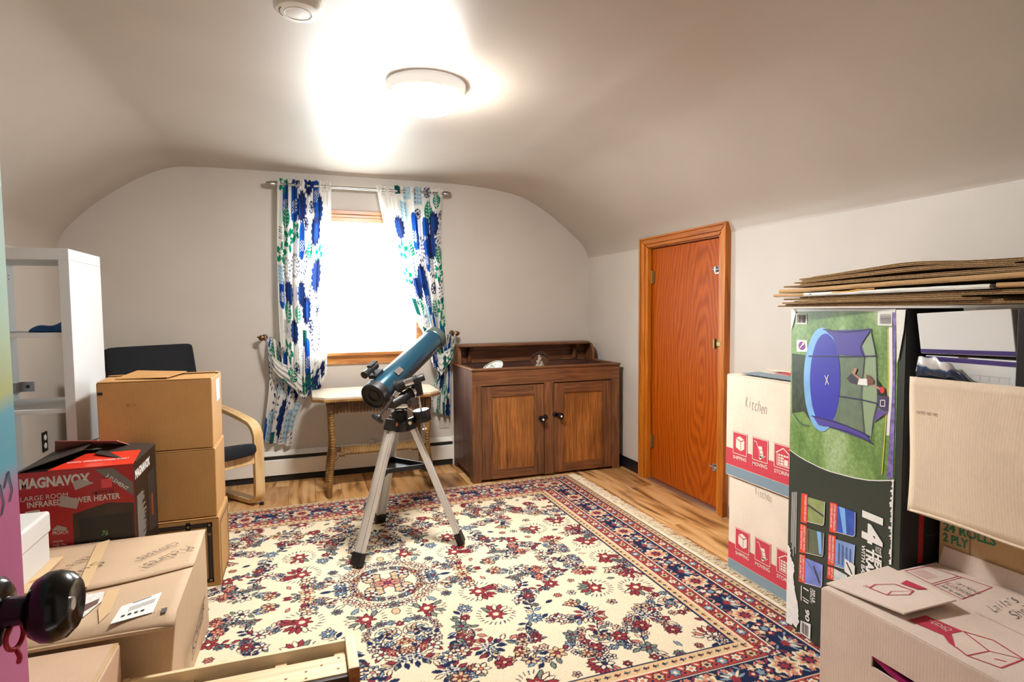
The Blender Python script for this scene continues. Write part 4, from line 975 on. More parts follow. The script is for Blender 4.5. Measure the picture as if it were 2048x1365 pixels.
pl = [(math.cos(2*PI*i/32)*(.029+.0025*math.cos(2*PI*i/32*8)), math.sin(2*PI*i/32)*(.029+.0025*math.cos(2*PI*i/32*8))) for i in range(32)]
b.prism(pl, kb+kd*.004, ox, oy, .016); b.build('slow_motion_knob', M_BPL, ts, bevel=.003)
for dz, dy in ((.700, -.05), (.735, .05)): MB().cyl((HX-.06, HYY-.03, dz+.004), (HX-.01, HYY-.02, dz), .004, 8).build('lock_lever', M_CHROME, ts, smooth=True)
MB().cyl((HX+.03, HYY-.02, .715), (HX+.085, HYY-.03, .672), .0045, 8).build('latitude_screw', M_CHROME, ts, smooth=True)
# tube
ta = Vector((.300, 2.835, .783)); tz = Vector((.708, 3.285, 1.040)); td = (tz-ta).normalized(); TL = (tz-ta).length
MB().lathe([(.060, .03), (.062, .035), (.062, TL-.01), (.060, TL-.006)], ta, td, 48).build('optical_tube', M_TUBE, ts, smooth=True)
MB().lathe([(0, .010), (.026, .010), (.028, .004), (.030, .002), (.034, .002), (.036, .006), (.056, .006), (.060, -.002), (.066, .002), (.067, .010), (.067, .046), (.0625, .048)], ta, td, 48).build('dust_cap', M_BPL, ts, smooth=True)
MB().lathe([(.0625, TL-.050), (.0655, TL-.046), (.0665, TL-.004), (.063, TL), (0, TL)], ta, td, 48).build('end_ring', mat('grey_green_ring', '#4a544f', .3, .4), ts, smooth=True)
up = (Vector((0, 0, 1))-td*td.z).normalized(); rt = td.cross(up) # rt: to the right of the viewer
if rt.x < 0: rt = -rt
# finder
fo = ta+td*.105+up*.072-rt*.030
fd = MB().obox(fo-up*.006, td, rt, up, .035, .022, .010).build('finder_bracket', M_BPL, ts, bevel=.002)
f1 = ta+td*.06+up*.100-rt*.040
MB().lathe([(0, -.030), (.019, -.030), (.019, -.012), (.016, -.008), (.016, .055), (.019, .060), (.019, .072), (0, .072)], f1, td, 24).build('finder_scope', M_BPL, fd, smooth=True)
MB().obox(f1+td*.05+up*.017, td, rt, up, .03, .012, .006).build('finder_rail', M_BPL, fd, bevel=.002)
MB().cyl(fo-rt*.01+up*.0, fo+up*.016-rt*.01, .006, 10).build('finder_screw', M_CHROME, fd, smooth=True)
# focuser
fc = ta+td*.115+rt*.050-up*.008; fdv = (rt*.86+up*.25-Vector((0, .45, 0))).normalized()
fdv = Vector((.93, -.20, .30)).normalized()
MB().lathe([(.034, -.012), (.034, .012), (.027, .020), (.027, .052), (0, .052)], fc, fdv, 28).build('focuser', M_BPL, ts, smooth=True)
MB().lathe([(0, .05), (.020, .05), (.020, .098), (0, .098)], fc, fdv, 24).build('draw_tube', M_CHROME, ts, smooth=True)
MB().lathe([(0, .096), (.023, .096), (.023, .112), (.019, .116), (.019, .148), (.016, .152), (.010, .150), (0, .146)], fc, fdv, 24).build('eyepiece', M_BPL, ts, smooth=True)
kx_ = fdv.cross(td).normalized()
for s_ in (-1, 1): MB().lathe([(0, .02), (.004, .02), (.004, .030), (.0135, .030), (.0135, .044), (0, .046)], fc+fdv*.03-up*.024, kx_*s_, 16).build('focus_knob', M_CHROME, ts, smooth=True)
MB().obox(ta+td*.185+rt*.0455+up*.0425-Vector((0, .004, 0)), td, (rt-up).normalized(), (rt+up).normalized(), .026, .015, .0015).build('maker_plate', mat('tan_label', '#574c45', .6, var=.4, vscale=90), ts)
lf = Face(ta+td*(TL-.17)+(rt*.95-up*.30).normalized()*.0632, td, (up*.95+rt*.30).normalized())
pt_ = Print(lf)
for k in range(7): pt_.rect(k*11, -3+(k%2), k*11+8, 4+(k*5%3))
pt_.build('worn_lettering', mat('worn_silver_ink', '#a9a5ac', .5), ts)
tr_ = MB().obox(ta+td*.215+rt*.02-up*.066, td, rt, up, .045, .016, .012).build('tube_saddle', M_BPL, ts, bevel=.003)
MB().bar(ta+td*.215+rt*.02-up*.074, sa-sx_*.01, .026, .026).build('saddle_block', M_CHROME, ts, bevel=.003)

# ================================================================== ARMCHAIR
M_BIRCH = wood('bent_birch', c('#c79e68'), c('#dcb983'), c('#e8cb9c'), (20, 20, 2.5), .38, bump=.03)
M_FAB = mat('black_cotton_cover', '#14171d', .92, var=.25, vscale=120, bump=.25, bscale=420)
th = math.atan2(-.796, .605); Lf = Vector((-.285, 3.850, 0)); ld = Vector((.796, .605, 0)); rc_ = Lf-ld*.30; rc_.z = .0099
ac = thing('armchair', 'bent birch armchair with black cushions behind the stacked boxes', 'armchair', rc_, th)
for s_ in (1, -1):
    y = .30*s_
    P = bez([(-.60, y, .585), (-.45, y, .570), (-.27, y, .545), (-.11, y, .512), (-.045, y, .488), (-.008, y, .440), (0, y, .375), (0, y, .24), (0, y, .11), (-.008, y, .055), (-.045, y, .020), (-.12, y, .014), (-.35, y, .014), (-.62, y, .014)], 8)
    fr = MB().strip(P, (0, 1, 0), .062, .026).build('side_frame', M_BIRCH, ac, local=True, bevel=.003)
    MB().strip(bez([(-.60, y, .575), (-.605, y, .40), (-.60, y, .20), (-.585, y, .03)], 6), (0, 1, 0), .058, .024).build('rear_leg', M_BIRCH, fr, local=True, bevel=.003)
    MB().lathe([(0, -.0092 if s_ > 0 else 0), (.014, -.0092 if s_ > 0 else 0), (.012, .006), (0, .006)], (-.012, y+.02*s_, 0), n=14).build('glide', M_BPL, fr, local=True)
    MB().strip([(-.012, y*.83, .300), (-.60, y*.83, .170)], (0, 1, 0), .028, .062).build('seat_rail', M_BIRCH, ac, local=True, bevel=.003)
MB().strip([(-.015, -.28, .285), (-.015, .28, .285)], (1, 0, .2), .03, .055).build('front_rail', M_BIRCH, ac, local=True, bevel=.003)
MB().strip([(-.56, -.28, .20), (-.56, .28, .20)], (1, 0, .2), .03, .055).build('rear_rail', M_BIRCH, ac, local=True, bevel=.003)
for s_ in (1, -1): MB().strip(bez([(-.40, .235*s_, .22), (-.47, .235*s_, .40), (-.545, .235*s_, .65), (-.625, .235*s_, .93)], 6), (0, 1, 0), .03, .02).build('back_slat', M_BIRCH, ac, local=True)
def cushion(name, path, wd, th_, mat_, parent, tiltback=0):
    P = bez(path, 28); n = len(P); b = MB()
    # rounded slab swept along path: width y
    m2 = 28; k0 = 0
    for i, p in enumerate(P):
        t_ = i/(n-1); tg = (P[min(i+1, n-1)]-P[max(i-1, 0)]).normalized(); nr = tg.cross(Vector((0, 1, 0))).normalized()
        e = min(1, t_/.04, (1-t_)/.04); e = math.sqrt(max(0.02, 1-(1-e)**2)); cw_ = wd/2-.055*(1-math.sqrt(max(0, 1-(1-min(1, (1-t_)/.22))**2)))
        for q in range(m2):
            a = 2*PI*q/m2; ca, sa_ = math.cos(a), math.sin(a)
            yy = math.copysign(abs(ca)**.22, ca)*cw_; nn_ = math.copysign(abs(sa_)**.6, sa_)*th_/2*e
            b.v.append(tuple(p+Vector((0, yy, 0))+nr*nn_))
    for i in range(n-1):
        for q in range(m2):
            q2_ = (q+1) % m2; b.f.append((i*m2+q, i*m2+q2_, (i+1)*m2+q2_, (i+1)*m2+q))
    b.f.append(tuple(range(m2-1, -1, -1))); b.f.append(tuple((n-1)*m2+q for q in range(m2)))
    return b.build(name, mat_, parent, smooth=True, local=True, angle=70)
cushion('seat_cushion', [(-.50, 0, .245), (-.30, 0, .292), (-.10, 0, .335), (.045, 0, .362)], .575, .075, M_FAB, ac)
cushion('back_cushion', [(-.46, 0, .27), (-.505, 0, .42), (-.565, 0, .66), (-.625, 0, .92), (-.638, 0, .975)], .515, .065, M_FAB, ac)

# ================================================================== WHITE SHELF UNIT
M_SHW = mat('white_foil_board', '#c9cbcb', .42)
SX0, SX1, SYF, SYB, SZ = -1.240, -.877, 2.80, 3.185, 1.452
su = thing('shelf_unit', 'tall narrow white open shelf unit against the left side', 'shelf', ((SX0+SX1)/2, (SYF+SYB)/2, .0095))
MB().box(SX0, SX1, SYF, SYB, SZ-.045, SZ).build('top_board', M_SHW, su, bevel=.0015)
MB().box(SX0, SX1, SYF, SYB, .0099, .045).build('bottom_board', M_SHW, su, bevel=.0015)
for x0 in (SX0, SX1-.036): MB().box(x0, x0+.036, SYF, SYB, .0452, SZ-.0452).build('side_board', M_SHW, su, bevel=.0015)
for z in (1.118, .812, .506, .225): MB().box(SX0+.036, SX1-.036, SYF+.004, SYB-.002, z-.018, z).build('shelf_board', M_SHW, su, bevel=.001)
br = MB().box(SX0+.036, SX0+.040, SYB-.06, SYB-.006, .845, .890).box(SX0+.036, SX0+.092, SYB-.007, SYB-.003, .845, .890).build('wall_bracket', M_STEEL, su)
MB().lathe([(0, 0), (.008, 0), (.008, .001), (0, .001)], (SX0+.068, SYB-.0072, .868), (0, -1, 0), 14).build('bracket_hole', mat('rust_hole', '#5a4434', .8), br)
for z in (1.36, 1.345): MB().cyl((SX0+.0362, SYB-.05, z), (SX0+.0368, SYB-.05, z), .003, 8).build('peg_hole', INK, su)
bl = MB(); bl.grid(lambda u, v: (-1.045+.13*u, 2.87+.10*v, 1.1195+(.012+.036*(u**.6)*(.7+.3*math.sin(u*7+v*3)))*math.sin(v*PI)**.5), 20, 10)
o = tag(bl.build('folded_cloth', mat('denim_blue_cloth', '#1f4f86', .85), smooth=True, angle=180), 'crumpled blue cloth lying on the white shelf', 'cloth'); o.modifiers.new('thick', 'SOLIDIFY').thickness = -.004
# ================================================================== CARTONS
def carton(name, label, x0, x1, y0, y1, z0, z1, m, split='y', lift=(0, 0), tape=None, inset=0.0, group=None, cat='box', bev=.004, gap=.002):
    r = thing(name, label, cat, ((x0+x1)/2, (y0+y1)/2, z0), group=group); e = inset
    MB().hexa([(x0+e, y0+e, z0), (x1-e, y0+e, z0), (x1-e, y1-e, z0), (x0+e, y1-e, z0), (x0, y0, z1-.004), (x1, y0, z1-.004), (x1, y1, z1-.004), (x0, y1, z1-.004)]).build('carton_body', m, r, bevel=bev)
    k = .003
    if split == 'y':
        ym = (y0+y1)/2
        for ya, yb, lf_ in ((y0, ym-gap, lift[0]), (y1, ym+gap, lift[1])):
            MB().hexa([(x0+k, ya, z1-.004), (x1-k, ya, z1-.004), (x1-k, yb, z1-.004+lf_), (x0+k, yb, z1-.004+lf_), (x0+k, ya, z1), (x1-k, ya, z1), (x1-k, yb, z1+lf_), (x0+k, yb, z1+lf_)]).build('flap', m, r, bevel=.0012)
    elif split == 'x':
        xm = (x0+x1)/2
        for xa, xb, lf_ in ((x0, xm-gap, lift[0]), (x1, xm+gap, lift[1])):
            MB().hexa([(xa, y0+k, z1-.004), (xb, y0+k, z1-.004+lf_), (xb, y1-k, z1-.004+lf_), (xa, y1-k, z1-.004), (xa, y0+k, z1), (xb, y0+k, z1+lf_), (xb, y1-k, z1+lf_), (xa, y1-k, z1)]).build('flap', m, r, bevel=.0012)
    return r
M_TAPE = mat('clear_packing_tape', '#c8a878', .2, Coat_Weight=.3)
# ---- three brown boxes stacked beside the chair
KB = cardboard('brown_kraft', '#b5874f')
SX_0, SX_1, SY_0, SY_1 = -.797, -.378, 2.768, 3.062
s3 = carton('cardboard_box', 'brown box with printed black strap pattern at the bottom of the left stack', SX_0-.004, SX_1+.010, SY_0-.006, SY_1+.004, .0099, .312, KB)
s2 = carton('cardboard_box', 'plain brown box in the middle of the left stack', SX_0, SX_1+.004, SY_0, SY_1, .315, .612, KB, inset=.002)
s1 = carton('cardboard_box', 'brown box with white side label on top of the left stack', SX_0, SX_1, SY_0, SY_1, .615, .915, KB, lift=(.006, .012), inset=.002)
SF = Face((SX_0, SY_0, 0), (1, 0, 0), (0, 0, 1)); SR = Face((SX_1, SY_0, 0), (0, 1, 0), (0, 0, 1))
Print(SF).rect(4, 862, 22, 874).build('tape_mark', INK, s1)
Print(SF).text('8C-11', (104, 809), (135, 809), (104, 822)).build('stamp', mat('faded_stamp', '#6d4a28', .8), s1)
Print(SR).rect(120, 795, 222, 893).build('shipping_label', INKW, s1)
pr_ = Print(SR, 1)
for k in range(5): pr_.rect(130, 875-k*14, 205-(k % 3)*16, 878-k*14)
pr_.build('label_text', mat('grey_print', '#9ca3ad', .6), s1)
MB().hexa([(SX_0+.05, SY_0+.06, .918), (SX_0+.25, SY_0+.01, .921), (SX_0+.30, SY_0+.16, .930), (SX_0+.10, SY_0+.20, .938), (SX_0+.05, SY_0+.06, .921), (SX_0+.25, SY_0+.01, .924), (SX_0+.30, SY_0+.16, .933), (SX_0+.10, SY_0+.20, .941)]).build('loose_flap', KB, s1)
g = MB()
for k in range(4): g.box(SX_0+.05+k*.14, SX_0+.13+k*.11, SY_0-.0075, SY_0-.0065, .312, .316)
M_STR = mat('printed_black_strap', '#2a211b', .7); SF3 = Face((SX_0-.004, SY_0-.006, 0), (1, 0, 0), (0, 0, 1)); SR3 = Face((SX_1+.010, SY_0-.006, 0), (0, 1, 0), (0, 0, 1))
p_ = Print(SF3); p_.rect(40, 272, 405, 292).rect(385, 30, 405, 292).rect(30, 30, 50, 292).rect(40, 28, 405, 46).rect(305, 262, 322, 300); p_.build('strap_print', M_STR, s3)
p_ = Print(SF3, 1)
for a0, b0 in ((394, 281), (394, 38), (394, 240), (314, 281), (40, 281), (40, 38)): p_.ell(a0, b0, 6, 6, 14)
p_.build('rivet_print', mat('printed_rivet', '#8d7455', .6), s3)
p_ = Print(SF3, 1)
for k in range(28): p_.rect(60+k*11, 281, 66+k*11, 282.5); 
for k in range(18): p_.rect(394, 50+k*11, 395.5, 56+k*11)
p_.build('stitch_print', mat('printed_stitch', '#7a6146', .6), s3)
p_ = Print(SR3); p_.frame([(22, 20), (284, 20), (284, 280), (22, 280)], 6); p_.frame([(34, 32), (272, 32), (272, 268), (34, 268)], 2); p_.build('strap_print', M_STR, s3)
# ---- red heater carton
M_RED = mat('glossy_red_print', '#a5141c', .32, var=.06, vscale=4); M_REDT = mat('glossy_red_flap', '#e03a28', .3); M_HBL = mat('black_brown_print', '#1d1715', .32)
hx0, hx1, hy0, hy1, hz1 = -.941, -.595, 2.424, 2.756, .652
hb = thing('heater_carton', 'red and black printed heater carton with open flaps', 'box', ((hx0+hx1)/2, (hy0+hy1)/2, .0099))
MB().box(hx0, hx1, hy0+.002, hy1, .0099, hz1-.004).build('carton_body', M_HBL, hb, bevel=.003)
HF = Face((hx0, hy0, 0), (1, 0, 0), (0, 0, 1), .988); HR = Face((hx1, hy0, 0), (0, 1, 0), (0, 0, 1), .96)
MB().box(hx0+.001, hx1-.001, hy0, hy0+.002, .0099, hz1-.004).build('front_print', M_RED, hb)
# flaps: red front flap folded in, dark side flaps and a lifted back flap
MB().hexa([(hx0+.09, hy0, hz1-.003), (hx1, hy0, hz1-.003), (hx1-.01, hy0+.15, hz1+.014), (hx0+.16, hy0+.15, hz1+.014), (hx0+.09, hy0, hz1), (hx1, hy0, hz1), (hx1-.01, hy0+.15, hz1+.017), (hx0+.16, hy0+.15, hz1+.017)]).build('flap', M_REDT, hb)
MB().hexa([(hx0, hy0+.004, hz1-.003), (hx0+.17, hy0+.08, hz1+.045), (hx0+.17, hy1-.06, hz1+.050), (hx0, hy1-.01, hz1-.003), (hx0, hy0+.004, hz1), (hx0+.17, hy0+.08, hz1+.048), (hx0+.17, hy1-.06, hz1+.053), (hx0, hy1-.01, hz1)]).build('flap', mat('grey_brown_flap', '#3a332e', .5), hb)
MB().hexa([(hx1, hy0+.03, hz1-.003), (hx1, hy1, hz1-.003), (hx1-.15, hy1-.02, hz1+.02), (hx1-.15, hy0+.12, hz1+.02), (hx1, hy0+.03, hz1), (hx1, hy1, hz1), (hx1-.15, hy1-.02, hz1+.023), (hx1-.15, hy0+.12, hz1+.023)]).build('flap', mat('grey_brown_flap', '#3a332e', .5), hb)
MB().hexa([(hx0, hy1, hz1-.003), (hx1-.08, hy1, hz1-.003), (hx1-.09, hy1-.17, hz1+.055), (hx0+.06, hy1-.17, hz1+.07), (hx0, hy1, hz1), (hx1-.08, hy1, hz1), (hx1-.09, hy1-.17, hz1+.058), (hx0+.06, hy1-.17, hz1+.073)]).build('flap', mat('pale_red_flap', '#d98a80', .35), hb)
M_SILV = mat('silver_print', '#c9c6c2', .4); M_GREYP = mat('grey_stripe_print', '#6f6a68', .4)
p_ = Print(HF); p_.text('MAGNAVOX', (8, 602), (216, 604), (8, 636), .045); p_.text('LARGE ROOM', (9, 557), (147, 559), (9, 574)); p_.text('INFRARED TOWER HEATER', (27, 533), (305, 536), (27, 553), .02); p_.text('PROACH', (96, 429), (142, 428), (96, 441), .02); p_.text('ecycle', (96, 401), (126, 400), (96, 410)); p_.text('ough the', (94, 388), (135, 386), (94, 397)); p_.build('white_lettering', M_SILV, hb)
Print(HF).poly([(230, 650), (286, 650), (347, 590), (347, 540)]).build('corner_stripe', M_GREYP, hb)
Print(HF, 1).text('3 ELEMENT', (262, 620), (326, 562), (270, 630), .012).build('stripe_lettering', INKW, hb)
Print(HF).poly([(158, 330), (158, 495), (265, 524), (347, 515), (347, 300)]).build('heater_picture', mat('printed_walnut', '#33231c', .4, var=.2, vscale=20), hb)
p_ = Print(HF, 1); p_.poly([(176, 330), (176, 476), (340, 482), (340, 310)]); p_.build('heater_front', mat('printed_black', '#120f0f', .35), hb)
p_ = Print(HF, 2); p_.text('76', (243, 405), (263, 405), (243, 424), 0, .25); p_.build('display_digits', mat('printed_green_digits', '#7fae6a', .5), hb)
p_ = Print(HF, 2)
for k in range(7): p_.ell(208+k*11, 386-k*.8, 1.8, 1.8, 10)
p_.build('buttons', mat('printed_buttons', '#8d8580', .5), hb)
p_ = Print(HF, 2); p_.poly([(162, 611), (185, 620), (227, 602), (169, 581)]); p_.poly([(126, 568), (182, 547), (171, 513), (119, 529)]); p_.poly([(95, 446), (112, 462), (140, 450), (138, 438)]); p_.build('torn_tape', mat('torn_grey_tape', '#b3aaa6', .5, Alpha=.85), hb)
Print(HF, 2).poly([(21, 521), (63, 524), (64, 498), (22, 496)]).build('price_label', mat('paper_label', '#c9c4b8', .6), hb)
p_ = Print(HF, 3)
for k in range(5): p_.rect(24, 516-k*5, 60-(k % 2)*8, 517.5-k*5)
p_.build('label_text', mat('grey_print_dark', '#6a655f', .6), hb)
Print(HF, 2).rect(249, 580, 283, 612).build('pink_sticker', mat('pink_red_sticker', '#d8474a', .5), hb)
Print(HF, 2).hand('313093S', (217, 558), (288, 559), (217, 572), 4).build('marker_number', INK, hb)
Print(HR).text('MAGNAVOX', (16, 614), (240, 617), (16, 646), .045).build('white_lettering', INKW, hb)
Print(HR).poly([(190, 350), (190, 588), (310, 588), (310, 335)]).build('tower_picture', mat('printed_walnut_side', '#2a1d18', .7), hb)
Print(HR, 1).poly([(235, 400), (265, 395), (265, 490), (235, 490)]).build('flame_picture', mat('printed_flame', '#7c3a1c', .5), hb)
p_ = Print(HR); rn_ = random.Random(3)
for k in range(26): p_.rect(28, 540-k*7.6, 28+rn_.uniform(70, 130), 541.6-k*7.6)
p_.build('small_print', INKW, hb)
Print(Face((hx0, hy0, hz1+.0025), (1, 0, 0), (0, 1, .105)), 2).text('LARGE ROOM INFRARED TOWER', (320, 60), (130, 60), (320, 44)).build('flap_lettering', INKW, hb)
# ---- large taped carton (mirror / canvas box) in the left foreground
KK = cardboard('pale_kraft', '#c4a88a'); KKD = cardboard('kraft_inner', '#b38c63')
kx0, kx1, ky0, ky1, kz = -.945, -.358, 1.762, 2.412, .386
kb_ = thing('cardboard_box', 'large pale cardboard box with upside-down handwriting and white label at lower left', 'box', ((kx0+kx1)/2, (ky0+ky1)/2, .0099))
MB().hexa([(kx0, ky0+.01, .0099), (kx1-.030, ky0+.02, .0099), (kx1-.010, ky1, .0099), (kx0, ky1, .0099), (kx0, ky0, kz-.004), (kx1+.010, ky0, kz-.004), (kx1-.012, ky1, kz-.004), (kx0, ky1, kz-.004)]).build('carton_body', KK, kb_, bevel=.004)
yc = 2.03
b = MB(); b.grid(lambda u, v: (kx0+.003+(kx1-.013+.015*v-kx0)*u, ky1-(ky1-(1.98+.10*max(0, u-.45)**1.5*2.2))*v, kz-.003+.010*v*v*(1-.5*u)), 24, 10); o = b.build('flap', KK, kb_, smooth=True, angle=180); o.modifiers.new('thick', 'SOLIDIFY').thickness = .0035
b = MB(); b.grid(lambda u, v: (kx0+.003+(kx1+.008-.008*v-kx0)*u, ky0-.035+(1.972+.10*max(0, u-.45)**1.5*2.2-ky0+.035)*v, kz-.002-(.022*max(0, 1-v*6)**2)+.003*math.sin(u*9)*max(0, 1-v*4)), 24, 24); o = b.build('flap', KK, kb_, smooth=True, angle=180); o.modifiers.new('thick', 'SOLIDIFY').thickness = .0035
MB().tube([(kx0+.02, ky0-.033, kz-.024), (kx0+.25, ky0-.034, kz-.026), (kx1-.10, ky0-.036, kz-.023), (kx1+.004, ky0-.030, kz-.026)], .0055, 8).build('rolled_edge', KK, kb_, smooth=True)
KT = Face((0, 0, kz+.001), (1, 0, 0), (0, 1, 0)); KTF = Face((0, ky1, kz), (1, 0, 0), (0, -1, -.030)); KT2 = Face((0, 0, kz+.009), (1, 0, 0), (0, 1, -.018))
M_PENC = mat('marker_grey', '#3b342f', .8)
KT3 = Face((0, 2.412, kz+.002), (1, 0, 0), (0, 1, -.020))
p_ = Print(KT3); p_.hand('Pictures!', (-402, -176), (-520, -322), (-369, -203), 5, -.010); p_.hand('canvases', (-449, -121), (-542, -237), (-420, -144), 6, -.010); p_.hand('this', (-702, -150), (-738, -228), (-670, -164), 7, -.010); p_.hand('Su', (-650, -215), (-690, -290), (-620, -230), 8, -.010); p_.build('handwriting', M_PENC, kb_)
Print(KT3).poly([(-704, -33), (-672, -4), (-615, -425), (-645, -425)]).build('tape_strip', mat('tan_paper_tape', '#d6b78c', .45), kb_)
Print(KT).poly([(-562, 1962), (-531, 1966), (-515, 1821), (-526, 1765), (-552, 1850)]).build('tape_strip', mat('tan_paper_tape', '#d6b78c', .45), kb_)
Print(KT, 1).poly([(-495, 1840), (-408, 1896), (-406, 1775), (-496, 1745)]).build('shipping_label', INKW, kb_)
p_ = Print(KT, 2)
for k in range(14): p_.poly([(-470+k*4, 1800+k*2.4), (-468.6+k*4, 1800.8+k*2.4), (-468.4+k*4, 1828+k*2.4), (-470+k*4, 1827+k*2.4)])
for k in range(4): p_.poly([(-480+k*14, 1772+k*5), (-472+k*14, 1775+k*5), (-472+k*14, 1786+k*5), (-480+k*14, 1783+k*5)])
p_.line([(-470, 1850), (-430, 1876)], 3); p_.build('label_print', INK, kb_)
p_ = Print(KT, 1); p_.poly([(-388, 1788), (-374, 1792), (-371, 1766), (-384, 1762)]); p_.frame([(-402, 1776), (-391, 1780), (-388, 1764), (-399, 1760)], 1); p_.build('handling_marks', mat('grey_print_dark2', '#54504c', .7), kb_)
Print(KT, 1).poly([(-614, 1958), (-566, 1958), (-555, 1897), (-574, 1812), (-600, 1850)]).build('torn_window', mat('white_torn_paper', '#dcd9d4', .6, var=.2, vscale=60), kb_)
Print(KT, 2).poly([(-600, 1880), (-566, 1915), (-562, 1880), (-590, 1830)]).build('torn_window_print', mat('printed_packing_slip', '#6b5148', .6, var=.5, vscale=90), kb_)
KR = Face((kx1-.0065, ky0, 0), (.032*-1, 1, 0), (0, 0, 1)); KR = Face((kx1+.0005, ky0, 0), (-.034, 1, 0), (0.04, 0, 1)); 
p_ = Print(KR, 1); p_.frame([(262, 98), (595, 98), (595, 152), (262, 152)], 5); p_.text('KOHLER', (276, 108), (581, 108), (276, 142), .0); p_.build('maker_lettering', INK, kb_)
# ---- white lidded box on top of it, on a loose piece of printed board
pb = MB().box(-1.06, -.765, 2.00, 2.265, kz+.0085, kz+.013); tag(pb.build('cardboard_sheet', cardboard('light_board', '#d9bd94')), 'thin tan cardboard piece under the white lidded box', 'cardboard')
Print(Face((0, 0, kz+.013), (1, 0, 0), (0, 1, 0))).text('as', (-790, 2075), (-775, 2105), (-782, 2070), .03).build('orange_print', mat('orange_ink', '#d98a3c', .6), bpy.data.objects['cardboard_sheet'])
M_WCB = mat('white_card', '#dcdcda', .5)
wb = thing('storage_box', 'white lidded cardboard storage box at the left edge beside the red carton', 'box', (-.95, 2.13, kz+.0135))
MB().box(-1.09, -.793, 2.03, 2.242, kz+.0135, .540).build('box_body', M_WCB, wb, bevel=.002)
b = MB().box(-1.094, -.787, 2.020, 2.248, .492, .562); b.build('lid', M_WCB, wb, bevel=.010, seg=3)
p_ = Print(Face((-.95, 2.1, .588), (1, 0, 0), (0, 1, 0))); p_.text('FILE', (-60, 20), (20, 20), (-60, 45)); p_ = None
# ---- box in the near left corner
nb = carton('cardboard_box', 'small pale cardboard box in the near left corner under the door knob', -.92, -.468, 1.33, 1.716, .0099, .350, cardboard('pale_kraft_b', '#d0b094'), split='y', lift=(.0, .002))
Print(Face((0, 0, .3505), (1, 0, 0), (0, 1, 0)), 1).rect(-480, 1500, -471, 1710).build('tape_strip', M_TAPE, nb)
# ---- pine frame on the rug
PINE = wood('raw_pine', c('#d8b98a'), c('#e8cfa5'), c('#f1e0c0'), (1.6, 24, 24), .5, bump=.03); PINEY = wood('raw_pine_end', c('#d8b98a'), c('#e8cfa5'), c('#f1e0c0'), (24, 1.6, 24), .5, bump=.03); PINED = wood('stained_pine', c('#7a4a22'), c('#9c6230'), c('#b5783e'), (20, 1.6, 20), .5)
pc_ = thing('wooden_frame', 'pale pine drawer frame lying upside down on the rug in front', 'frame', (-.17, 1.63, .0099))
MB().box(-.448, .086, 1.700, 1.713, .0105, .250).build('back_rail', PINE, pc_, bevel=.0015)
for x0, x1 in ((.087, .115), (-.464, -.449)):
    e_ = MB().box(x0, x1, 1.5575, 1.716, .0105, .252).build('end_board', PINEY, pc_, bevel=.002)
    MB().box(x0-.0003, x1+.0003, 1.555, 1.5575, .0105, .2515).build('stained_end', PINED, e_)
i_ = MB().box(-.448, .085, 1.574, 1.664, .215, .232).build('inner_board', PINE, pc_, bevel=.0015)
for x, y in ((.066, 1.650), (.062, 1.600), (-.02, 1.615), (.02, 1.63), (-.07, 1.60), (-.02, 1.585)): MB().lathe([(0, 0), (.004, 0), (.003, .001), (0, .001)], (x, y, .232), n=10).build('screw', mat('rusty_screw', '#8a6a44', .5, .4), i_)
for x in (-.33, -.10, .055): MB().box(x, x+.03, 1.664, 1.700, .13, .222).build('glue_block', PINE, pc_, bevel=.001)
MB().box(-.448, .086, 1.560, 1.573, .0105, .229).build('front_board', mat('dark_walnut_stain', '#33231a', .5, var=.2, vscale=30), pc_, bevel=.001)
MB().box(-.448, .085, 1.575, 1.699, .10, .108).build('bottom_panel', mat('dark_plywood', '#3a2a20', .7), pc_)
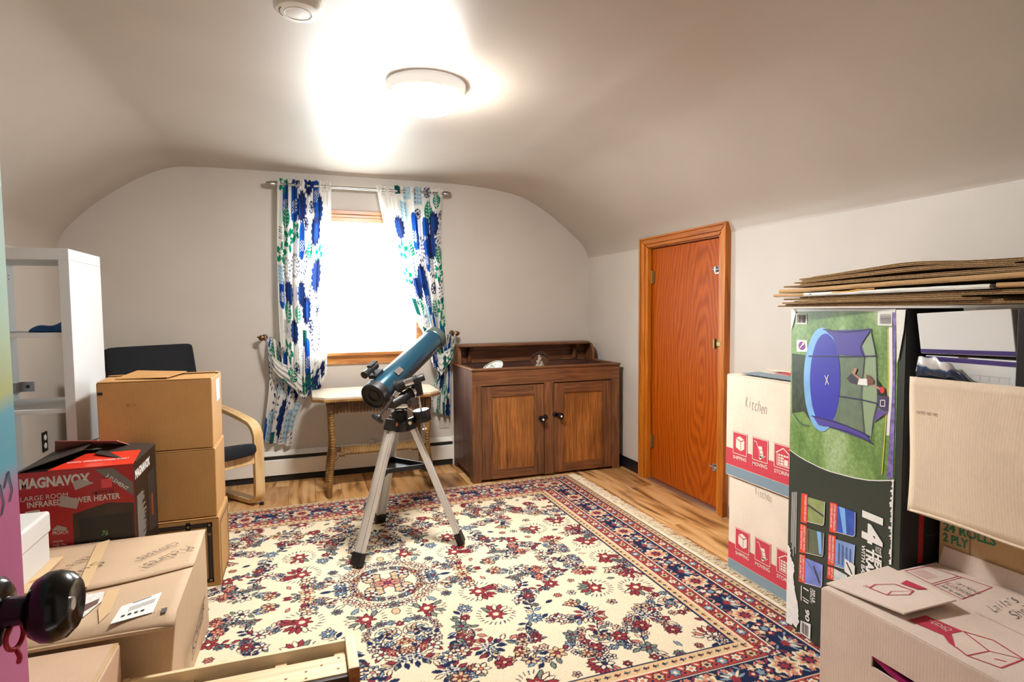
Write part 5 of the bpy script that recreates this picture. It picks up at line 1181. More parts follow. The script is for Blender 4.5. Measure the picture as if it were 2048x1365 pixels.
# ================================================================== RIGHT SIDE
# ---- two moving cartons
UH = cardboard('cream_carton', '#ecdcc9'); M_UR = mat('carton_red_ink', '#cf3f4f', .55); M_UG = mat('carton_blue_grey_ink', '#8196a3', .55); M_UW = mat('carton_cream_ink', '#f0e4d6', .6)
def moving(label, xf, y1, y0, z0, z1, rot, kit, dz, seed):
    r = carton('moving_box', label, xf, 2.232, y0, y1, z0, z1, UH, split='x', lift=(.0, .001 if z0 < .1 else .012), group='moving cartons marked kitchen')
    f = Face((xf, y1, z0), (0, -1, 0), (0, 0, 1)); W_ = (y1-y0)*1000
    Print(f).rect(1, 52, W_-1, 128).build('red_band', M_UR, r); Print(f).rect(1, 6, W_-1, 50).build('grey_band', M_UG, r)
    red = Print(f, 1); wh = Print(f, 2); wt = Print(f, 2)
    for k, (a0, a1, word) in enumerate(((46, 136, 'SHIPPING'), (166, 258, 'MOVING'), (288, 388, 'STORING'))):
        red.rect(a0, 108, a1, 208); wh.frame([(a0+3, 111), (a1-3, 111), (a1-3, 205), (a0+3, 205)], 2.5); wt.text(word, (a0+4, 86), (a1-4, 88), (a0+4, 101), .012); cx = (a0+a1)/2
        if k == 0:
            wh.poly([(cx-24, 140), (cx+4, 128), (cx+4, 168), (cx-24, 178)]).poly([(cx+7, 128), (cx+28, 140), (cx+28, 178), (cx+7, 168)]).poly([(cx-22, 182), (cx+5, 172), (cx+26, 181), (cx, 192)])
        elif k == 1:
            wh.line([(cx-34, 192), (cx-20, 188), (cx+6, 130)], 3); wh.ell(cx+2, 126, 7, 7, 16)
            for q in range(3): wh.poly([(cx-4+q*4-8, 172-q*16), (cx+18+q*4-8, 176-q*16), (cx+22+q*4-8, 162-q*16), (cx+q*4-8, 158-q*16)])
            wh.line([(cx+6, 130), (cx+30, 138)], 3)
        else:
            wh.line([(cx-38, 170), (cx, 194), (cx+38, 170)], 4).line([(cx-32, 172), (cx-32, 122), (cx+32, 122), (cx+32, 172)], 3)
            for q in range(4): wh.rect(cx-26+q*14, 160, cx-15+q*14, 167)
            for q in range(3): wh.rect(cx-26, 126+q*11, cx-16, 134+q*11).rect(cx-13, 126+q*11, cx+2, 134+q*11)
            wh.rect(cx+5, 126, cx+25, 150)
    red.build('icon_panel', M_UR, r); wh.build('icon_drawing', M_UW, r); wt.build('icon_lettering', M_UW, r)
    Print(f, 0).hand('Kitchen', *kit, seed).build('handwriting', mat('pencil_grey', '#a39a92', .8), r)
    if z0 < .1: return r
    tf = Face((xf, y1, z1+.0045), (0, -1, 0), (1, 0, .03)); Print(tf, 1).rect(60, 20, W_-40, 120).build('top_band', M_UG, r); Print(tf, 2).rect(150, 125, W_-20, 190).build('top_red_band', M_UR, r)
    r.rotation_euler.z = rot; return r
moving('lower cream moving box with red icons standing on the floor', 1.794, 2.131, 1.705, .0085, .430, 0, ((163, 389), (257, 382), (163, 426)), 0, 2)
moving('upper cream moving box with red icons stacked against the right wall', 1.790, 2.150, 1.712, .4385, .898, .0, ((118, 330), (246, 312), (124, 378)), .432, 3)
# ---- tall trampoline carton
T = Face((1.682, 1.676, 0), (-.122, -.993, 0), (0, 0, 1)); s_ = T.su; n_in = -T.n; TWD, TDP, TH = .484, .20, 1.190
tb_ = thing('trampoline_carton', 'tall dark green trampoline carton with a printed picture', 'box', (1.82, 1.46, 0))
o0 = Vector((1.682, 1.676, 0)); q0 = [o0, o0+s_*TWD, o0+s_*TWD+n_in*TDP, o0+n_in*TDP]
M_TDK = mat('dark_green_print', '#30372f', .4, var=.08, vscale=6); M_TBK = mat('black_carton_side', '#17181a', .55)
MB().hexa([p+Vector((0, 0, .0098)) for p in q0]+[p+Vector((0, 0, TH)) for p in q0]).build('carton_body', M_TBK, tb_, bevel=.004)
def P_(nm, m, pts, lay=0): return Print(T, lay).poly(pts).build(nm, m, tb_)
Print(T).rect(3, 12, 481, 1187).build('front_print', M_TDK, tb_)
t = NT('printed_lawn'); nz = t.n('ShaderNodeTexNoise'); nz.inputs['Scale'].default_value = 1.0; nz.inputs['Detail'].default_value = 6; nz.inputs['Distortion'].default_value = .6; t.l(t.coords((5, 5, 2.2)), nz.inputs['Vector'])
gr = t.n('ShaderNodeTexNoise'); gr.inputs['Scale'].default_value = 90; t.l(t.coords(), gr.inputs['Vector']); ma = t.n('ShaderNodeMath', operation='MULTIPLY_ADD'); ma.inputs[1].default_value = .25; t.l(gr.outputs[0], ma.inputs[0]); t.l(nz.outputs[0], ma.inputs[2])
t.l(t.ramp(ma.outputs[0], [(.38, c('#3f5a2c')), (.55, c('#5f8044')), (.68, c('#7f9f5b')), (.85, c('#b3c79c'))]), t.b.inputs['Base Color']); t.b.inputs['Roughness'].default_value = .35; M_LAWN = t.m
arc = [(3, 669), (50, 657), (85, 651), (152, 644), (199, 642), (259, 646), (309, 650), (362, 658), (406, 669), (457, 685), (458, 1187), (3, 1187)]
P_('lawn_picture', M_LAWN, arc, 1)
Print(T, 2).line(arc[:10], 3).build('arc_line', INKW, tb_)
P_('bush_picture', mat('printed_bush', '#3b4636', .4, var=.35, vscale=40), [(8, 1027), (78, 1026), (106, 925), (116, 867), (189, 786), (143, 768), (75, 824), (14, 807)], 2)
Print(T, 3).ell(158, 948, 86, 178, 60).build('safety_pad', mat('printed_light_blue', '#7fb2e6', .35, var=.15, vscale=14), tb_)
Print(T, 4).ell(173, 948, 69, 158, 60).build('jump_mat', mat('printed_royal_blue', '#3f3fae', .35, var=.06, vscale=8), tb_)
M_NP = mat('printed_net_purple', '#54499c', .4); M_NG = mat('printed_net_grey', '#6d7c66', .4, var=.15, vscale=30); M_NL = mat('printed_net_light', '#93a685', .4)
P_('net', M_NP, [(172, 1116), (360, 1128), (326, 1074), (340, 1043), (230, 1039), (215, 1075), (207, 1094)], 4); P_('net', M_NL, [(360, 1123), (381, 1047), (340, 1042), (325, 1073)], 3)
P_('net', M_NG, [(230, 1029), (338, 1043), (331, 921), (348, 801), (218, 819), (240, 900), (241, 970)], 3); P_('net', M_NL, [(340, 1042), (382, 1046), (392, 909), (378, 847), (370, 791), (346, 802), (331, 921)], 3)
P_('net', M_NP, [(121, 817), (218, 819), (349, 802), (371, 780), (200, 794), (150, 790)], 5)
TP = [(164, 1120), (253, 1115), (363, 1128), (95, 1024), (255, 1035), (387, 1047), (238, 903), (328, 905), (392, 903), (117, 816), (262, 812), (370, 796), (200, 794), (298, 792), (383, 776), (363, 1128), (323, 1071), (340, 1038), (340, 1038), (331, 921), (346, 800), (360, 1123), (382, 1042), (392, 909), (392, 909), (378, 845), (374, 781), (23, 809), (63, 779), (110, 779)]
for k in range(0, len(TP), 3): Print(T, 6).line([(q.x, q.z) for q in bez([(a, 0, b2) for a, b2 in TP[k:k+3]], 6)], 4.0 if k < 15 else 2.2).build('pole', mat('printed_pole_purple', '#37315f', .4), tb_)
Print(T, 6).line([(175, 965), (194, 936)], 3).line([(191, 968), (179, 933)], 3).build('mat_mark', INKW, tb_)
p_ = Print(T, 6); p_.poly([(386, 980), (427, 932), (394, 928)]); p_.build('hoop_board', INK, tb_); P_('hoop_board', mat('printed_hoop_purple', '#4a3c66', .4), [(394, 925), (430, 930), (430, 884), (395, 891)], 6); P_('hoop_board', mat('printed_hoop_violet', '#6a559c', .4), [(394, 888), (430, 882), (380, 844)], 6)
Print(T, 7).frame([(405, 915), (420, 917), (420, 899), (404, 897)], 2.5).build('hoop_square', INKW, tb_)
Print(T, 7).ell(409, 946, 9, 10, 20).build('ball', mat('printed_red_ball', '#d8383f', .4), tb_)
M_SKIN = mat('printed_skin', '#b98a78', .5)
P_('figure_shorts', mat('printed_shorts', '#3d3a44', .5), [(272, 965), (292, 986), (322, 970), (316, 952), (286, 954)], 7); P_('figure_shirt', INKW, [(318, 970), (355, 974), (354, 952), (316, 951)], 7); P_('figure_hair', mat('printed_hair', '#7a4c40', .5), [(348, 986), (361, 985), (378, 972), (375, 956), (354, 957)], 7); P_('figure_arm', M_SKIN, [(372, 961), (404, 952), (401, 945), (371, 955)], 7); P_('figure_leg', M_SKIN, [(290, 983), (303, 1003), (313, 1001), (305, 983), (329, 973), (319, 968)], 7)
P_('sticker', INKW, [(26, 1175), (82, 1172), (83, 1135), (27, 1135)], 3); P_('sticker', INKW, [(32, 1078), (86, 1079), (88, 1038), (33, 1035)], 3); P_('sticker', INKW, [(383, 1182), (435, 1180), (435, 1139), (384, 1140)], 3)
Print(T, 4).barcode([(30, 1140), (78, 1168)], seed=3).build('barcode', INK, tb_); Print(T, 4).barcode([(392, 1144), (432, 1174)], seed=4, vertical=True).build('barcode', INK, tb_)
M_PUR = mat('printed_purple', '#8a3f93', .5); Print(T, 4).ell(60, 1058, 17, 15, 30).build('sticker_logo', M_PUR, tb_); Print(T, 5).line([(52, 1050), (66, 1064)], 5).ell(67, 1065, 5, 5, 12).build('sticker_logo_wrench', INKW, tb_)
P_('fence_picture', mat('printed_fence_purple', '#7b6aa8', .5, var=.5, vscale=60), [(437, 1187), (449, 1187), (450, 1017), (453, 869), (453, 690), (430, 682), (440, 865), (442, 1016)], 3); P_('sky_strip', mat('printed_white_strip', '#ebe8ee', .4), [(424, 1135), (436, 1135), (443, 967), (436, 814), (426, 812), (431, 965)], 3)
Print(T, 4).line([(422, 1130), (429, 965), (421, 812), (414, 690)], 3).build('yellow_line', mat('printed_yellow', '#d8c64a', .5), tb_)
M_WORN = mat('torn_white_paper', '#e9e6e0', .7, var=.06, vscale=60)
P_('worn_edge', M_WORN, [(449, 1187), (481, 1187), (476, 1127), (462, 1047), (456, 1030)], 5); P_('worn_edge', M_WORN, [(3, 1188), (30, 1188), (22, 1160), (14, 1135), (3, 1110)], 5)
P_('worn_top', mat('silver_tape', '#dfe3df', .25), [(12, 1189), (447, 1189), (445, 1179), (300, 1183), (17, 1180)], 4)
rn_ = random.Random(12); p_ = Print(T, 5)
for k in range(34):
    y_ = 430+k*7.5; w_ = rn_.uniform(2, 13); p_.poly([(456-w_, y_), (457, y_), (457, y_+9), (456-w_*rn_.uniform(.3, 1), y_+8)])
p_.build('worn_edge', M_WORN, tb_)
tn = [(3, 347), (8, 309), (19, 301), (24, 265), (43, 247), (38, 195), (51, 148), (65, 98), (71, 50), (59, 18), (40, 26), (31, 15), (3, 13)]; tt = []
for (a0, b0), (a1, b1) in zip(tn[:-1], tn[1:]):
    for q in range(5): tt.append((max(3, a0+(a1-a0)*q/5+rn_.uniform(-3.5, 3.5)), b0+(b1-b0)*q/5+rn_.uniform(-2, 2)))
P_('torn_patch', M_WORN, [(a_, max(12, b_)) for a_, b_ in tt]+[(3, 13)], 3)
IM = [([(105, 523), (187, 532), (185, 446), (105, 435)], '#8f9b62'), ([(102, 411), (186, 423), (184, 336), (102, 320)], '#5d6650'), ([(98, 300), (182, 310), (181, 226), (98, 207)], '#7585d0'), ([(241, 537), (318, 541), (319, 459), (241, 448)], '#3355b5'), ([(238, 423), (319, 435), (315, 343), (236, 331)], '#7f9bd0'), ([(234, 321), (290, 322), (289, 288), (232, 283)], '#c9d2d4')]
ST_ = [[(72, 527), (103, 532), (103, 426), (71, 421)], [(69, 413), (101, 418), (100, 315), (67, 308)], [(67, 301), (99, 308), (98, 205), (66, 198)], [(209, 539), (241, 543), (240, 443), (209, 437)], [(205, 427), (238, 433), (235, 329), (205, 322)], [(204, 315), (234, 323), (233, 279), (203, 273)]]
M_ORG = mat('printed_orange_red', '#e2482e', .45); wf = Print(T, 5); wt = Print(T, 4)
WORDS = ['POWDER-COATED LEGS', 'SAFETY PAD WITH', '6 HEAVY DUTY POLES', '2 STAR HIGH-STRENGTH', 'HIGH-CARBON SPRINGS &', 'EASY ON']; WORD2 = ['', 'UV RESISTANCE', 'FOR SAFETY', 'UV-TREATED JUMPING MAT', 'PULLER FOR EASY ASSEMBLY', 'NO TOOL']
for k in range(6):
    pts, hc = IM[k]; mm_ = mat(f'printed_feature_{k}', hc, .4, var=.18, vscale=30)
    (ax_, ay_), (bx_, by_), (cx_, cy_), (dx_, dy_) = pts; rr = [(ax_, ay_), (bx_, by_)]+[(cx_-14*(1-math.cos(q*PI/8))*1.0, cy_+14*(1-math.sin(q*PI/8))) for q in range(5)]+[(dx_, dy_)]
    P_('feature_picture', mm_, rr, 3); wf.line(rr[1:], 1.8); P_('feature_label', M_ORG, ST_[k], 3)
    a_ = ST_[k]; x_ = a_[0][0]
    wt.text(WORDS[k], (x_+18, a_[1][1]-6), (x_+17, a_[2][1]+6), (x_+27, a_[1][1]-6), .01)
    if WORD2[k]: wt.text(WORD2[k], (x_+5, a_[1][1]-8), (x_+4, a_[2][1]+8), (x_+13, a_[1][1]-8), .01)
wf.build('feature_frame', INKW, tb_); wt.build('feature_lettering', INKW, tb_)
p_ = Print(T, 4); p_.line([(106, 495), (185, 480)], 7); p_.line([(140, 288), (170, 240)], 8).line([(100, 296), (150, 262)], 2); p_.line([(112, 405), (112, 330)], 3); p_.build('feature_detail', mat('printed_dark_pole', '#44454c', .4), tb_)
p_ = Print(T, 4); p_.poly([(250, 538), (275, 539), (285, 458), (270, 454)]); p_.poly([(152, 418), (172, 421), (178, 345), (165, 342)]); p_.build('feature_detail', mat('printed_pale_blue', '#7fb4f0', .4), tb_)
p_ = Print(T, 4)
for q in range(4): p_.rect(250+q*16, 345, 256+q*16, 415)
p_.build('feature_detail', mat('printed_steel', '#4d67a8', .4), tb_); P_('feature_detail', INKW, [(280, 375), (322, 368), (322, 325), (280, 332)], 5); Print(T, 6).line([(288, 366), (312, 336)], 5).build('feature_detail', INK, tb_)
p_ = Print(T, 4); p_.text('14', (350, 558), (350, 462), (420, 558), .05, 0); p_.text('FOOT', (398, 464), (398, 445), (420, 464), .01)
p_.text('HEAVY', (397, 442), (398, 345), (421, 442), .05); p_.text('TRAMP', (365, 449), (366, 335), (393, 449), .05); p_.text('WITH BASK', (346, 449), (347, 335), (360, 449), .02)
p_.text('250 LB', (138, 204), (139, 158), (150, 204), .03); p_.text('CAPACITY', (126, 203), (127, 150), (136, 203), .02); p_.text('90', (104, 118), (105, 75), (124, 118), .03)
p_.rect(80, 135, 84, 190).rect(92, 140, 118, 144).rect(92, 185, 118, 190).rect(88, 150, 122, 153)
for k in range(5): p_.rect(23+k*6, 516-k*3-190-(k % 3)*20, 25+k*6, 516+k*2)
p_.build('white_lettering', INKW, tb_)
P_('sticker', INKW, [(81, 60), (132, 73), (131, 16), (80, 13)], 4); Print(T, 5).barcode([(88, 20), (122, 60)], seed=6).build('barcode', INK, tb_)
TS = Face(q0[1], n_in, (0, 0, 1)); Print(TS).rect(60, 440, 78, 640).rect(58, 330, 76, 425).build('side_red_strip', mat('printed_dark_red', '#9c1a22', .5), tb_)
p_ = Print(TS, 1); p_.line([(84, 640), (84, 560)], 1.5).line([(84, 520), (200, 525)], 2); p_.build('side_line', mat('printed_dim_grey', '#4a4c4e', .5), tb_)
# ---- paper-roll carton with the open carton on top of it
RK = cardboard('roll_carton_kraft', '#c6a579'); rc2 = carton('cardboard_box', 'tan carton with green lettering under the open box on the right', 1.735, 2.20, .60, 1.165, .0, .616, RK, split='x')
RF = Face((1.735, 1.165, 0), (0, -1, 0), (0, 0, 1)); p_ = Print(RF); p_.text('24 ROLLS', (12, 547), (150, 551), (12, 571), .04); p_.text('2 PLY', (12, 515), (82, 517), (12, 539), .04); p_.build('green_lettering', mat('green_ink', '#2f7d55', .6), rc2)
Print(RF).text('CLEROS', (30, 462), (120, 462), (30, 478), .02).build('black_lettering', mat('faint_black_ink', '#4b4338', .7), rc2)
Print(RF).rect(84, 380, 87, 596).build('crease', mat('crease_brown', '#8a6a45', .8), rc2)
OK_ = cardboard('open_carton_kraft', '#e6d1b6'); ox0, ox1, oy0, oy1, oz0, oz1 = 1.600, 2.10, .62, 1.160, .620, 1.000
oc = thing('open_box', 'large open tan cardboard box holding white cartons on the right', 'box', ((ox0+ox1)/2, (oy0+oy1)/2, oz0)); tk = .004
b = MB(); b.grid(lambda u, v: (ox0-.010*math.sin(u*PI)*math.sin(v*PI)+.004*math.sin(u*11)*v*(1-v), oy1-(oy1-oy0)*u-.004*math.sin(v*5), oz0+(oz1-oz0+.008*u)*v), 30, 16); o = b.build('front_wall', OK_, oc, smooth=True, angle=180); o.modifiers.new('thick', 'SOLIDIFY').thickness = -.005
MB().box(ox0+.004, ox1, oy1-.008, oy1-.003, oz0, oz1).build('side_wall', OK_, oc); MB().box(ox0+.004, ox1, oy0, oy0+.005, oz0, oz1).build('side_wall', OK_, oc); MB().box(ox1-.005, ox1, oy0+.005, oy1-.008, oz0, oz1).build('back_wall', OK_, oc); MB().box(ox0+.006, ox1-.005, oy0+.005, oy1-.008, oz0, oz0+.008).build('bottom', OK_, oc)
b = MB(); b.grid(lambda u, v: (ox0+.002-.012*v, oy1-.01-(oy1-oy0-.02)*u, oz0+.012-.008*v+.003*math.sin(u*9)), 20, 4); o = b.build('bottom_edge_fold', OK_, oc, smooth=True, angle=180); o.modifiers.new('thick', 'SOLIDIFY').thickness = .004
g = MB()
for k, (ya, yb) in enumerate(((.985, .992), (.962, .972), (.93, .94), (.89, .895))): g.tube([(ox0-.003, ya, oz1-.035), (ox0-.0035, yb-.006, oz1-.002)], .0014, 6)
g.build('crumple_crease', OK_, oc, smooth=True)
Print(Face((ox0-.007, 1.16, 0), (0, -1, 0), (0, 0, 1))).text('08-28-18 N', (78, 909), (20, 909), (78, 900)).build('date_stamp', mat('pale_stamp', '#a08a6c', .8), oc)
# ---- white cartons with purple bands standing inside
M_WC = mat('white_carton', '#e4e4e2', .5, bump=.1, bscale=300); M_PB = mat('purple_band', '#3f2a78', .5)
wc2 = thing('white_carton', 'lower white carton with a purple band inside the open box', 'box', (1.80, 1.02, oz0+.008))
MB().hexa([(1.634, .917, oz0+.0085), (2.05, .917, oz0+.0085), (2.05, 1.150, oz0+.0085), (1.634, 1.150, oz0+.0085), (1.634, .917, 1.062), (2.05, .917, 1.062), (2.05, 1.150, 1.060), (1.634, 1.150, 1.060)]).build('carton_body', M_WC, wc2, bevel=.003)
f = Face((1.634, 1.150, 0), (0, -1, 0), (0, 0, 1)); Print(f).rect(2, 1046, 231, 1058).build('purple_band', M_PB, wc2)
p_ = Print(f)
for k in range(5): p_.rect(120+k*22, 1004, 121+k*22, 1018)
p_.rect(120, 1017, 210, 1018); p_.build('grey_table_print', mat('pale_grey_lines', '#b9c2ca', .6), wc2)
wc1 = thing('white_carton', 'upper white carton with a purple lower edge just under the flattened cardboard', 'box', (1.80, 1.02, 1.066))
MB().hexa([(1.630, .925, 1.0715), (1.76, .925, 1.0715), (1.76, 1.160, 1.064), (1.630, 1.160, 1.064), (1.630, .940, 1.190), (1.76, .940, 1.190), (1.76, 1.176, 1.176), (1.630, 1.176, 1.176)]).build('carton_body', M_WC, wc1, bevel=.003)
f = Face((1.630, 1.160, 1.064), (0, -1, .032), (0, 0.03, 1)); Print(f, 1).rect(1, 2, 234, 13).build('purple_band', M_PB, wc1)
Print(Face((1.634, 1.150, 0), (0, -1, 0), (0, 0, 1)), 0).rect(88, 1059, 112, 1061.5).build('hand_hole', mat('hole_brown', '#4a3220', .8), wc2)
bk = thing('black_carton', 'black printed carton at the right edge beside the white cartons', 'box', (1.80, .80, oz0+.008))
MB().box(1.607, 2.05, .69, .914, oz0+.0085, 1.190).build('carton_body', mat('black_print', '#161014', .45), bk, bevel=.003)
f = Face((1.607, .914, 0), (0, -1, 0), (0, 0, 1)); Print(f).ell(28, 1165, 14, 14, 24).build('pink_dot', mat('printed_pink', '#b98a96', .5), bk)
t = NT('clear_printed_bag'); tc = t.n('ShaderNodeTexCoord'); sp = t.n('ShaderNodeSeparateXYZ'); t.l(tc.outputs['Object'], sp.inputs[0]); nz = t.n('ShaderNodeTexNoise'); nz.inputs['Scale'].default_value = 22; t.l(tc.outputs['Object'], nz.inputs['Vector'])
ma = t.n('ShaderNodeMath', operation='MULTIPLY_ADD'); ma.inputs[1].default_value = .03; t.l(nz.outputs[0], ma.inputs[0]); t.l(sp.outputs[2], ma.inputs[2])
mr = t.n('ShaderNodeMapRange'); mr.inputs[1].default_value = 1.01; mr.inputs[2].default_value = 1.075; t.l(ma.outputs[0], mr.inputs[0])
t.l(t.ramp(mr.outputs[0], [(.15, c('#16202e')), (.40, c('#1c2f4d')), (.50, c('#27456b')), (.56, c('#c9c5c0')), (.8, c('#e4e2df'))]), t.b.inputs['Base Color']); t.b.inputs['Roughness'].default_value = .15; t.b.inputs['Coat Weight'].default_value = .8; M_BAG = t.m
b = MB(); b.grid(lambda u, v: (1.617-.009*math.sin(v*PI)-.004*math.sin(u*17+v*6)*v, 1.155-.175*u*(1-.25*v), .985+(.070*(1-max(0, u-.35)**1.3*1.25))*v+.003*math.sin(u*23)*v), 36, 14)
o = tag(b.build('plastic_bag', M_BAG, smooth=True, angle=180), 'crinkled plastic bag with dark blue print poking out of the open box', 'bag'); o.modifiers.new('thick', 'SOLIDIFY').thickness = .003
# ---- flattened cartons lying across the top
FK = cardboard('flat_kraft', '#c29a68'); FE = mat('corrugated_edge', '#c7a577', .85); FW = mat('white_board_edge', '#e9e8e2', .5)
def corr(y0, y1, zs, x0, x1, th_=.0042, pitch=.0075):
    """corrugated sheet: liners and a zig-zag flute, profile along y, extruded along x"""
    b = MB(); n = int(abs(y1-y0)/pitch*2); Zp = [p.z for p in bez([(0, 0, z) for z in zs], 12)]
    def zc(t_):
        f_ = t_*(len(Zp)-1); i = min(int(f_), len(Zp)-2); return Zp[i]+(Zp[i+1]-Zp[i])*(f_-i)
    for off, zig in ((0.0, False), (th_, False), (.0, True)):
        k0 = len(b.v)
        for i in range(n+1):
            t_ = i/n; y = y0+(y1-y0)*t_; z = zc(t_)+(off if not zig else (th_ if i % 2 else 0.0)); b.v += [(x0, y, z), (x1, y, z)]
        for i in range(n): b.f.append((k0+2*i, k0+2*i+2, k0+2*i+3, k0+2*i+1))
        # give each paper layer its thickness on the visible edge
        k1 = len(b.v)
        for i in range(n+1):
            p0_, p1_ = b.v[k0+2*i], b.v[k0+2*i+1]; b.v += [(p0_[0], p0_[1], p0_[2]-.0009), (p1_[0], p1_[1], p1_[2]-.0009)]
        for i in range(n): b.f += [(k0+2*i, k1+2*i, k1+2*i+2, k0+2*i+2), (k1+2*i, k1+2*i+1, k1+2*i+3, k1+2*i+2)]
    return b
FL = [ # y far, y near, heights far->near, front x, depth, label
    (1.672, .90, (1.198, 1.199, 1.204), 1.612, .50, 'flattened cardboard carton at the bottom of the pile on the trampoline carton', FE),
    (1.640, .99, (1.209, 1.212, 1.214), 1.600, .52, 'second flattened carton from the bottom of the pile', FE),
    (1.640, .80, (1.222, 1.224, 1.227), 1.606, .50, 'third flattened carton from the bottom, just below the white one', FE),
    (1.675, .97, (1.232, 1.236, 1.240), 1.596, .50, 'flattened white carton with a yellow mark in the middle of the pile', FW),
    (1.655, .80, (1.246, 1.257, 1.266), 1.600, .50, 'flattened carton with a smooth tan folded edge above the white one', FK),
    (1.640, .84, (1.266, 1.275, 1.280), 1.606, .48, 'dark edged flattened carton above the smooth tan fold', FE),
    (1.600, .88, (1.278, 1.2895, 1.298, 1.292), 1.612, .46, 'second flattened carton from the top of the pile', FE),
    (1.585, .80, (1.290, 1.302, 1.313, 1.305, 1.303), 1.620, .44, 'topmost bent flattened carton of the pile', FE)]
for k, (ya, yb, zs, xf, dp, lab, me_) in enumerate(FL):
    r = thing('flattened_carton', lab, 'cardboard', (xf+dp/2, (ya+yb)/2, zs[len(zs)//2]), group='flattened cartons piled on the right')
    corr(ya, yb, zs, xf, xf+dp).build('panel', FE if me_ is not FW else FW, r, fixn=False)
    zs2 = [z+.0052 for z in zs]
    if me_ is FE: corr(ya-.03-.02*(k % 3), yb+.05, zs2, xf+.004, xf+dp-.02).build('panel', FE, r, fixn=False)
    else:
        hgt = .0125 if me_ is FK else .0105
        Zp = [p.z for p in bez([(0, 0, z) for z in zs], 12)]
        def fold(u, v, Zp=Zp, ya=ya, yb=yb, xf=xf, hgt=hgt):
            i = min(int(u*(len(Zp)-1)), len(Zp)-2); z = Zp[i]; a = -PI/2+PI*v; return (xf+.003-.004*math.cos(a), ya+(yb-ya)*u, z+hgt/2+hgt/2*math.sin(a)+.0006*math.sin(u*40))
        MB().grid(fold, 40, 8).build('folded_edge', me_, r, smooth=True, angle=180)
        corr(ya, yb, [z+hgt-.0042 for z in zs], xf+.003, xf+dp-.02).build('panel', me_, r, fixn=False)
        if me_ is FW:
            MB().grid(lambda u, v: fold(u*.19, v, xf=xf-.0008), 12, 8).build('tan_end', FK, r, smooth=True, angle=180)
            f = Face((xf-.0012, ya, 1.2375), (0, -1, .012), (0, 0, 1)); Print(f).poly([(245, 1), (330, 2), (345, 5), (395, 6), (398, 9), (355, 8), (340, 9), (310, 5), (250, 4)]).build('yellow_mark', mat('yellow_print', '#e0a22a', .5), r)
            wf_ = Face((xf-.0012, ya, 1.2345), (0, -1, .010), (0, 0, 1)); Print(wf_).ell(163, 3, 3, 2, 12).build('small_mark', INK, r)
fc_ = thing('flattened_carton', 'short tan folded carton end to the right of the white edge', 'cardboard', (1.85, .87, 1.243), group='flattened cartons piled on the right')
MB().grid(lambda u, v: (1.603-.004*math.cos(-PI/2+PI*v), .958-.17*u, 1.2475+.0055*math.sin(-PI/2+PI*v)), 10, 8).build('folded_edge', FK, fc_, smooth=True, angle=180)
corr(.958, .79, (1.242, 1.242, 1.242), 1.606, 2.05).build('panel', FK, fc_, fixn=False)
b = MB(); b.grid(lambda u, v: (1.72+.22*v, 1.005-.20*u, 1.316+.026*math.sin(u*PI)*math.sin(v*PI)*(1+.3*math.sin(u*9+v*5))), 18, 14)
tag(b.build('plastic_sack', mat('white_plastic_film', '#f0f0ee', .3), smooth=True, angle=180), 'white plastic bag lying on the flattened cardboard at the right edge', 'bag')
# ---- open carton in the near right corner
LK = cardboard('rosy_kraft', '#dccabd'); lx0, lx1, ly0, ly1, lz = 1.285, 1.722, .50, 1.162, .450
lb = thing('cardboard_box', 'large cardboard box with red print and handwriting in the right foreground', 'box', ((lx0+lx1)/2, (ly0+ly1)/2, .0))
hs0, hs1, hz0, hz1_ = ly1-.150, ly1-.262, .318, .345
b = MB()
def side(y0, y1, z0, z1): b.box(lx0, lx0+.005, y0, y1, z0, z1)
side(hs0, ly1, 0, lz-.004); side(ly0, hs1, 0, lz-.004); side(hs1, hs0, 0, hz0); side(hs1, hs0, hz1_, lz-.004)
b.box(lx0+.005, lx1, ly1-.005, ly1, 0, lz-.004).box(lx0+.005, lx1, ly0, ly0+.005, 0, lz-.004).box(lx1-.005, lx1, ly0+.005, ly1-.005, 0, lz-.004).box(lx0+.005, lx1-.005, ly0+.005, ly1-.005, 0, .006)
b.build('carton_body', LK, lb)
for ya, cyc in ((hs0, -1), (hs1, 1)):
    MB().prism([(lx0, 0), (lx0+.005, 0)] and [(0, hz0), (.0135, hz0), (.0040, hz0+.004), (0, hz0+.0135)] if False else [(0, hz0), (.006*cyc, hz0), (.0015*cyc, hz0+.005), (0, hz0+.0135)], (lx0, ya, 0), (0, 1, 0), (0, 0, 1), .005)
MB().box(lx0+.002, lx1-.002, .53, ly1-.003, lz-.004, lz).build('flap', LK, lb, bevel=.001)
fl1 = MB(); fl1.hexa([(1.305, 1.165, lz+.001), (1.545, 1.175, lz+.006), (1.492, .955, lz+.022), (1.322, .962, lz+.016), (1.305, 1.165, lz+.005), (1.545, 1.175, lz+.010), (1.492, .955, lz+.026), (1.322, .962, lz+.020)]); f1_ = fl1.build('flap', LK, lb)
fl2 = MB(); fl2.hexa([(1.520, .930, lz+.001), (1.508, .60, lz+.001), (1.718, .55, lz+.002), (1.716, 1.00, lz+.002), (1.520, .930, lz+.005), (1.508, .60, lz+.005), (1.718, .55, lz+.006), (1.716, 1.00, lz+.006)]); fl2.build('flap', LK, lb)
MB().hexa([(1.722, .52, lz-.004), (1.726, .52, lz-.004), (1.726, 1.155, lz-.004), (1.722, 1.155, lz-.004), (1.728, .54, lz+.052), (1.732, .54, lz+.052), (1.732, 1.145, lz+.052), (1.728, 1.145, lz+.052)]).build('flap', LK, lb)
LT = Face((0, 0, lz), (1, 0, 0), (0, 1, 0)); LT1 = Face((1.322, .962, lz+.020), (1, -.041, .035), (-.08, 1, -.075)); LT2 = Face((0, 0, lz+.0062), (1, 0, 0), (0, 1, 0))
M_LR = mat('carton_crimson_ink', '#b8324a', .6)
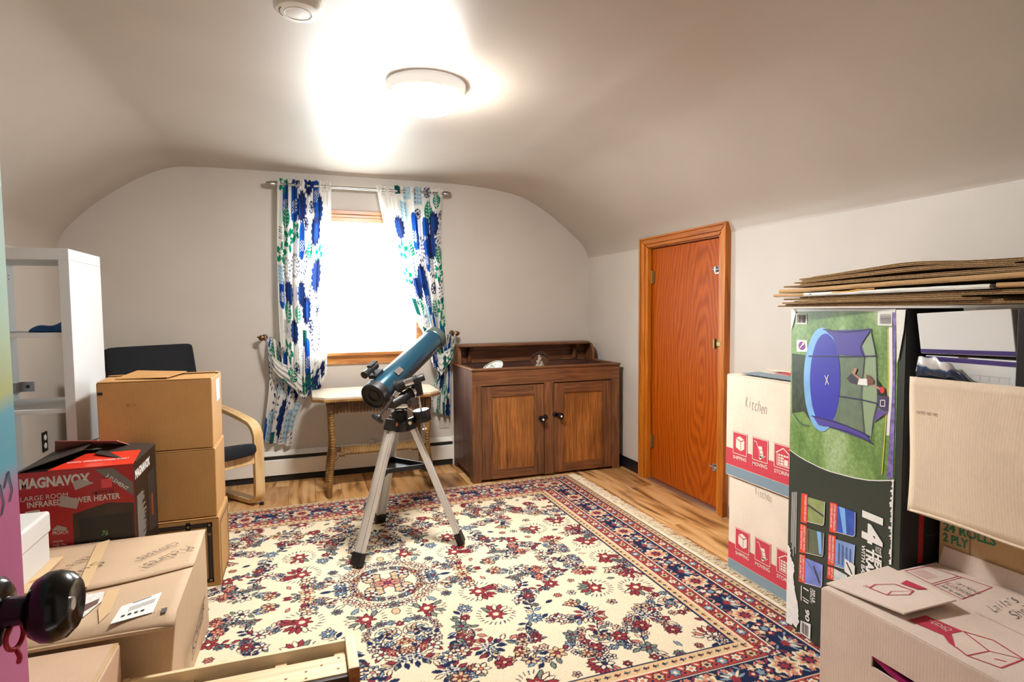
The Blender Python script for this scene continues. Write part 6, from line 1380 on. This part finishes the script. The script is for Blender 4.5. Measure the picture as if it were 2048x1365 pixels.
p_ = Print(LT); p_.poly([(1335, 962), (1397, 962), (1407, 884), (1348, 888)]); p_.poly([(1348, 888), (1372, 886), (1323, 845), (1329, 864)])
p_.line([(1407, 884), (1432, 836), (1413, 767), (1336, 764), (1316, 817), (1327, 847)], 3.5); p_.line([(1316, 817), (1378, 812), (1407, 882)], 3).line([(1378, 812), (1413, 767)], 2).line([(1358, 790), (1370, 775)], 3)
p_.frame([(1579, 1150), (1669, 1148), (1700, 1000), (1560, 985)], 2.5); p_.line([(1572, 1070), (1684, 1075)], 2).line([(1570, 1062), (1684, 1067)], 2)
for k in range(6): p_.line([(1590+k*8, 1140), (1588+k*8, 1090)], 1.4)
for k in range(3): p_.line([(1600+k*22, 1058), (1594+k*24, 990)], 1)
p_.build('red_print', M_LR, lb)
Print(LT, 1).text('EDIO', (1388, 935), (1392, 895), (1372, 934), .01).line([(1384, 944), (1370, 895)], 2).build('band_lettering', mat('pale_rose_ink', '#e3b9b4', .6), lb)
p_ = Print(LT1, 1); p_.line([(60, 133), (93, 143), (135, 124), (134, 75), (104, 64), (58, 85), (60, 133)], 3).line([(58, 85), (87, 96), (131, 74)], 2).poly([(150, 120), (182, 128), (172, 68), (150, 78)]); p_.text('20', (58, 150), (58, 138), (70, 150)); p_.build('red_print', M_LR, lb)
p_ = Print(LT2); p_.hand("Laila's", (1552, 906), (1668, 918), (1570, 938), 9, -.018); p_.hand('Shel', (1565, 866), (1650, 880), (1582, 898), 10, -.018); p_.build('handwriting', M_PENC, lb)
Print(LT2).text('REBOXES', (1570, 832), (1570, 760), (1588, 832)).build('red_lettering', M_LR, lb)
p_ = Print(LT, 1); p_.hand('marker', (1580, 985), (1592, 1060), (1562, 985), 11); p_.hand('dancers', (1608, 985), (1616, 1060), (1590, 985), 12); p_.hand('music', (1636, 985), (1642, 1050), (1618, 985), 13); p_.build('handwriting', INK, lb)
pk = MB().tube(bez([(1.302, ly1-.120, .352), (1.300, ly1-.170, .336), (1.300, ly1-.215, .324), (1.304, ly1-.30, .310)], 8), .012, 14)
tag(pk.build('pink_tube', mat('metallic_magenta', '#a01c66', .25, .5), smooth=True), 'shiny magenta object showing through the handle hole of the foreground box', 'object')
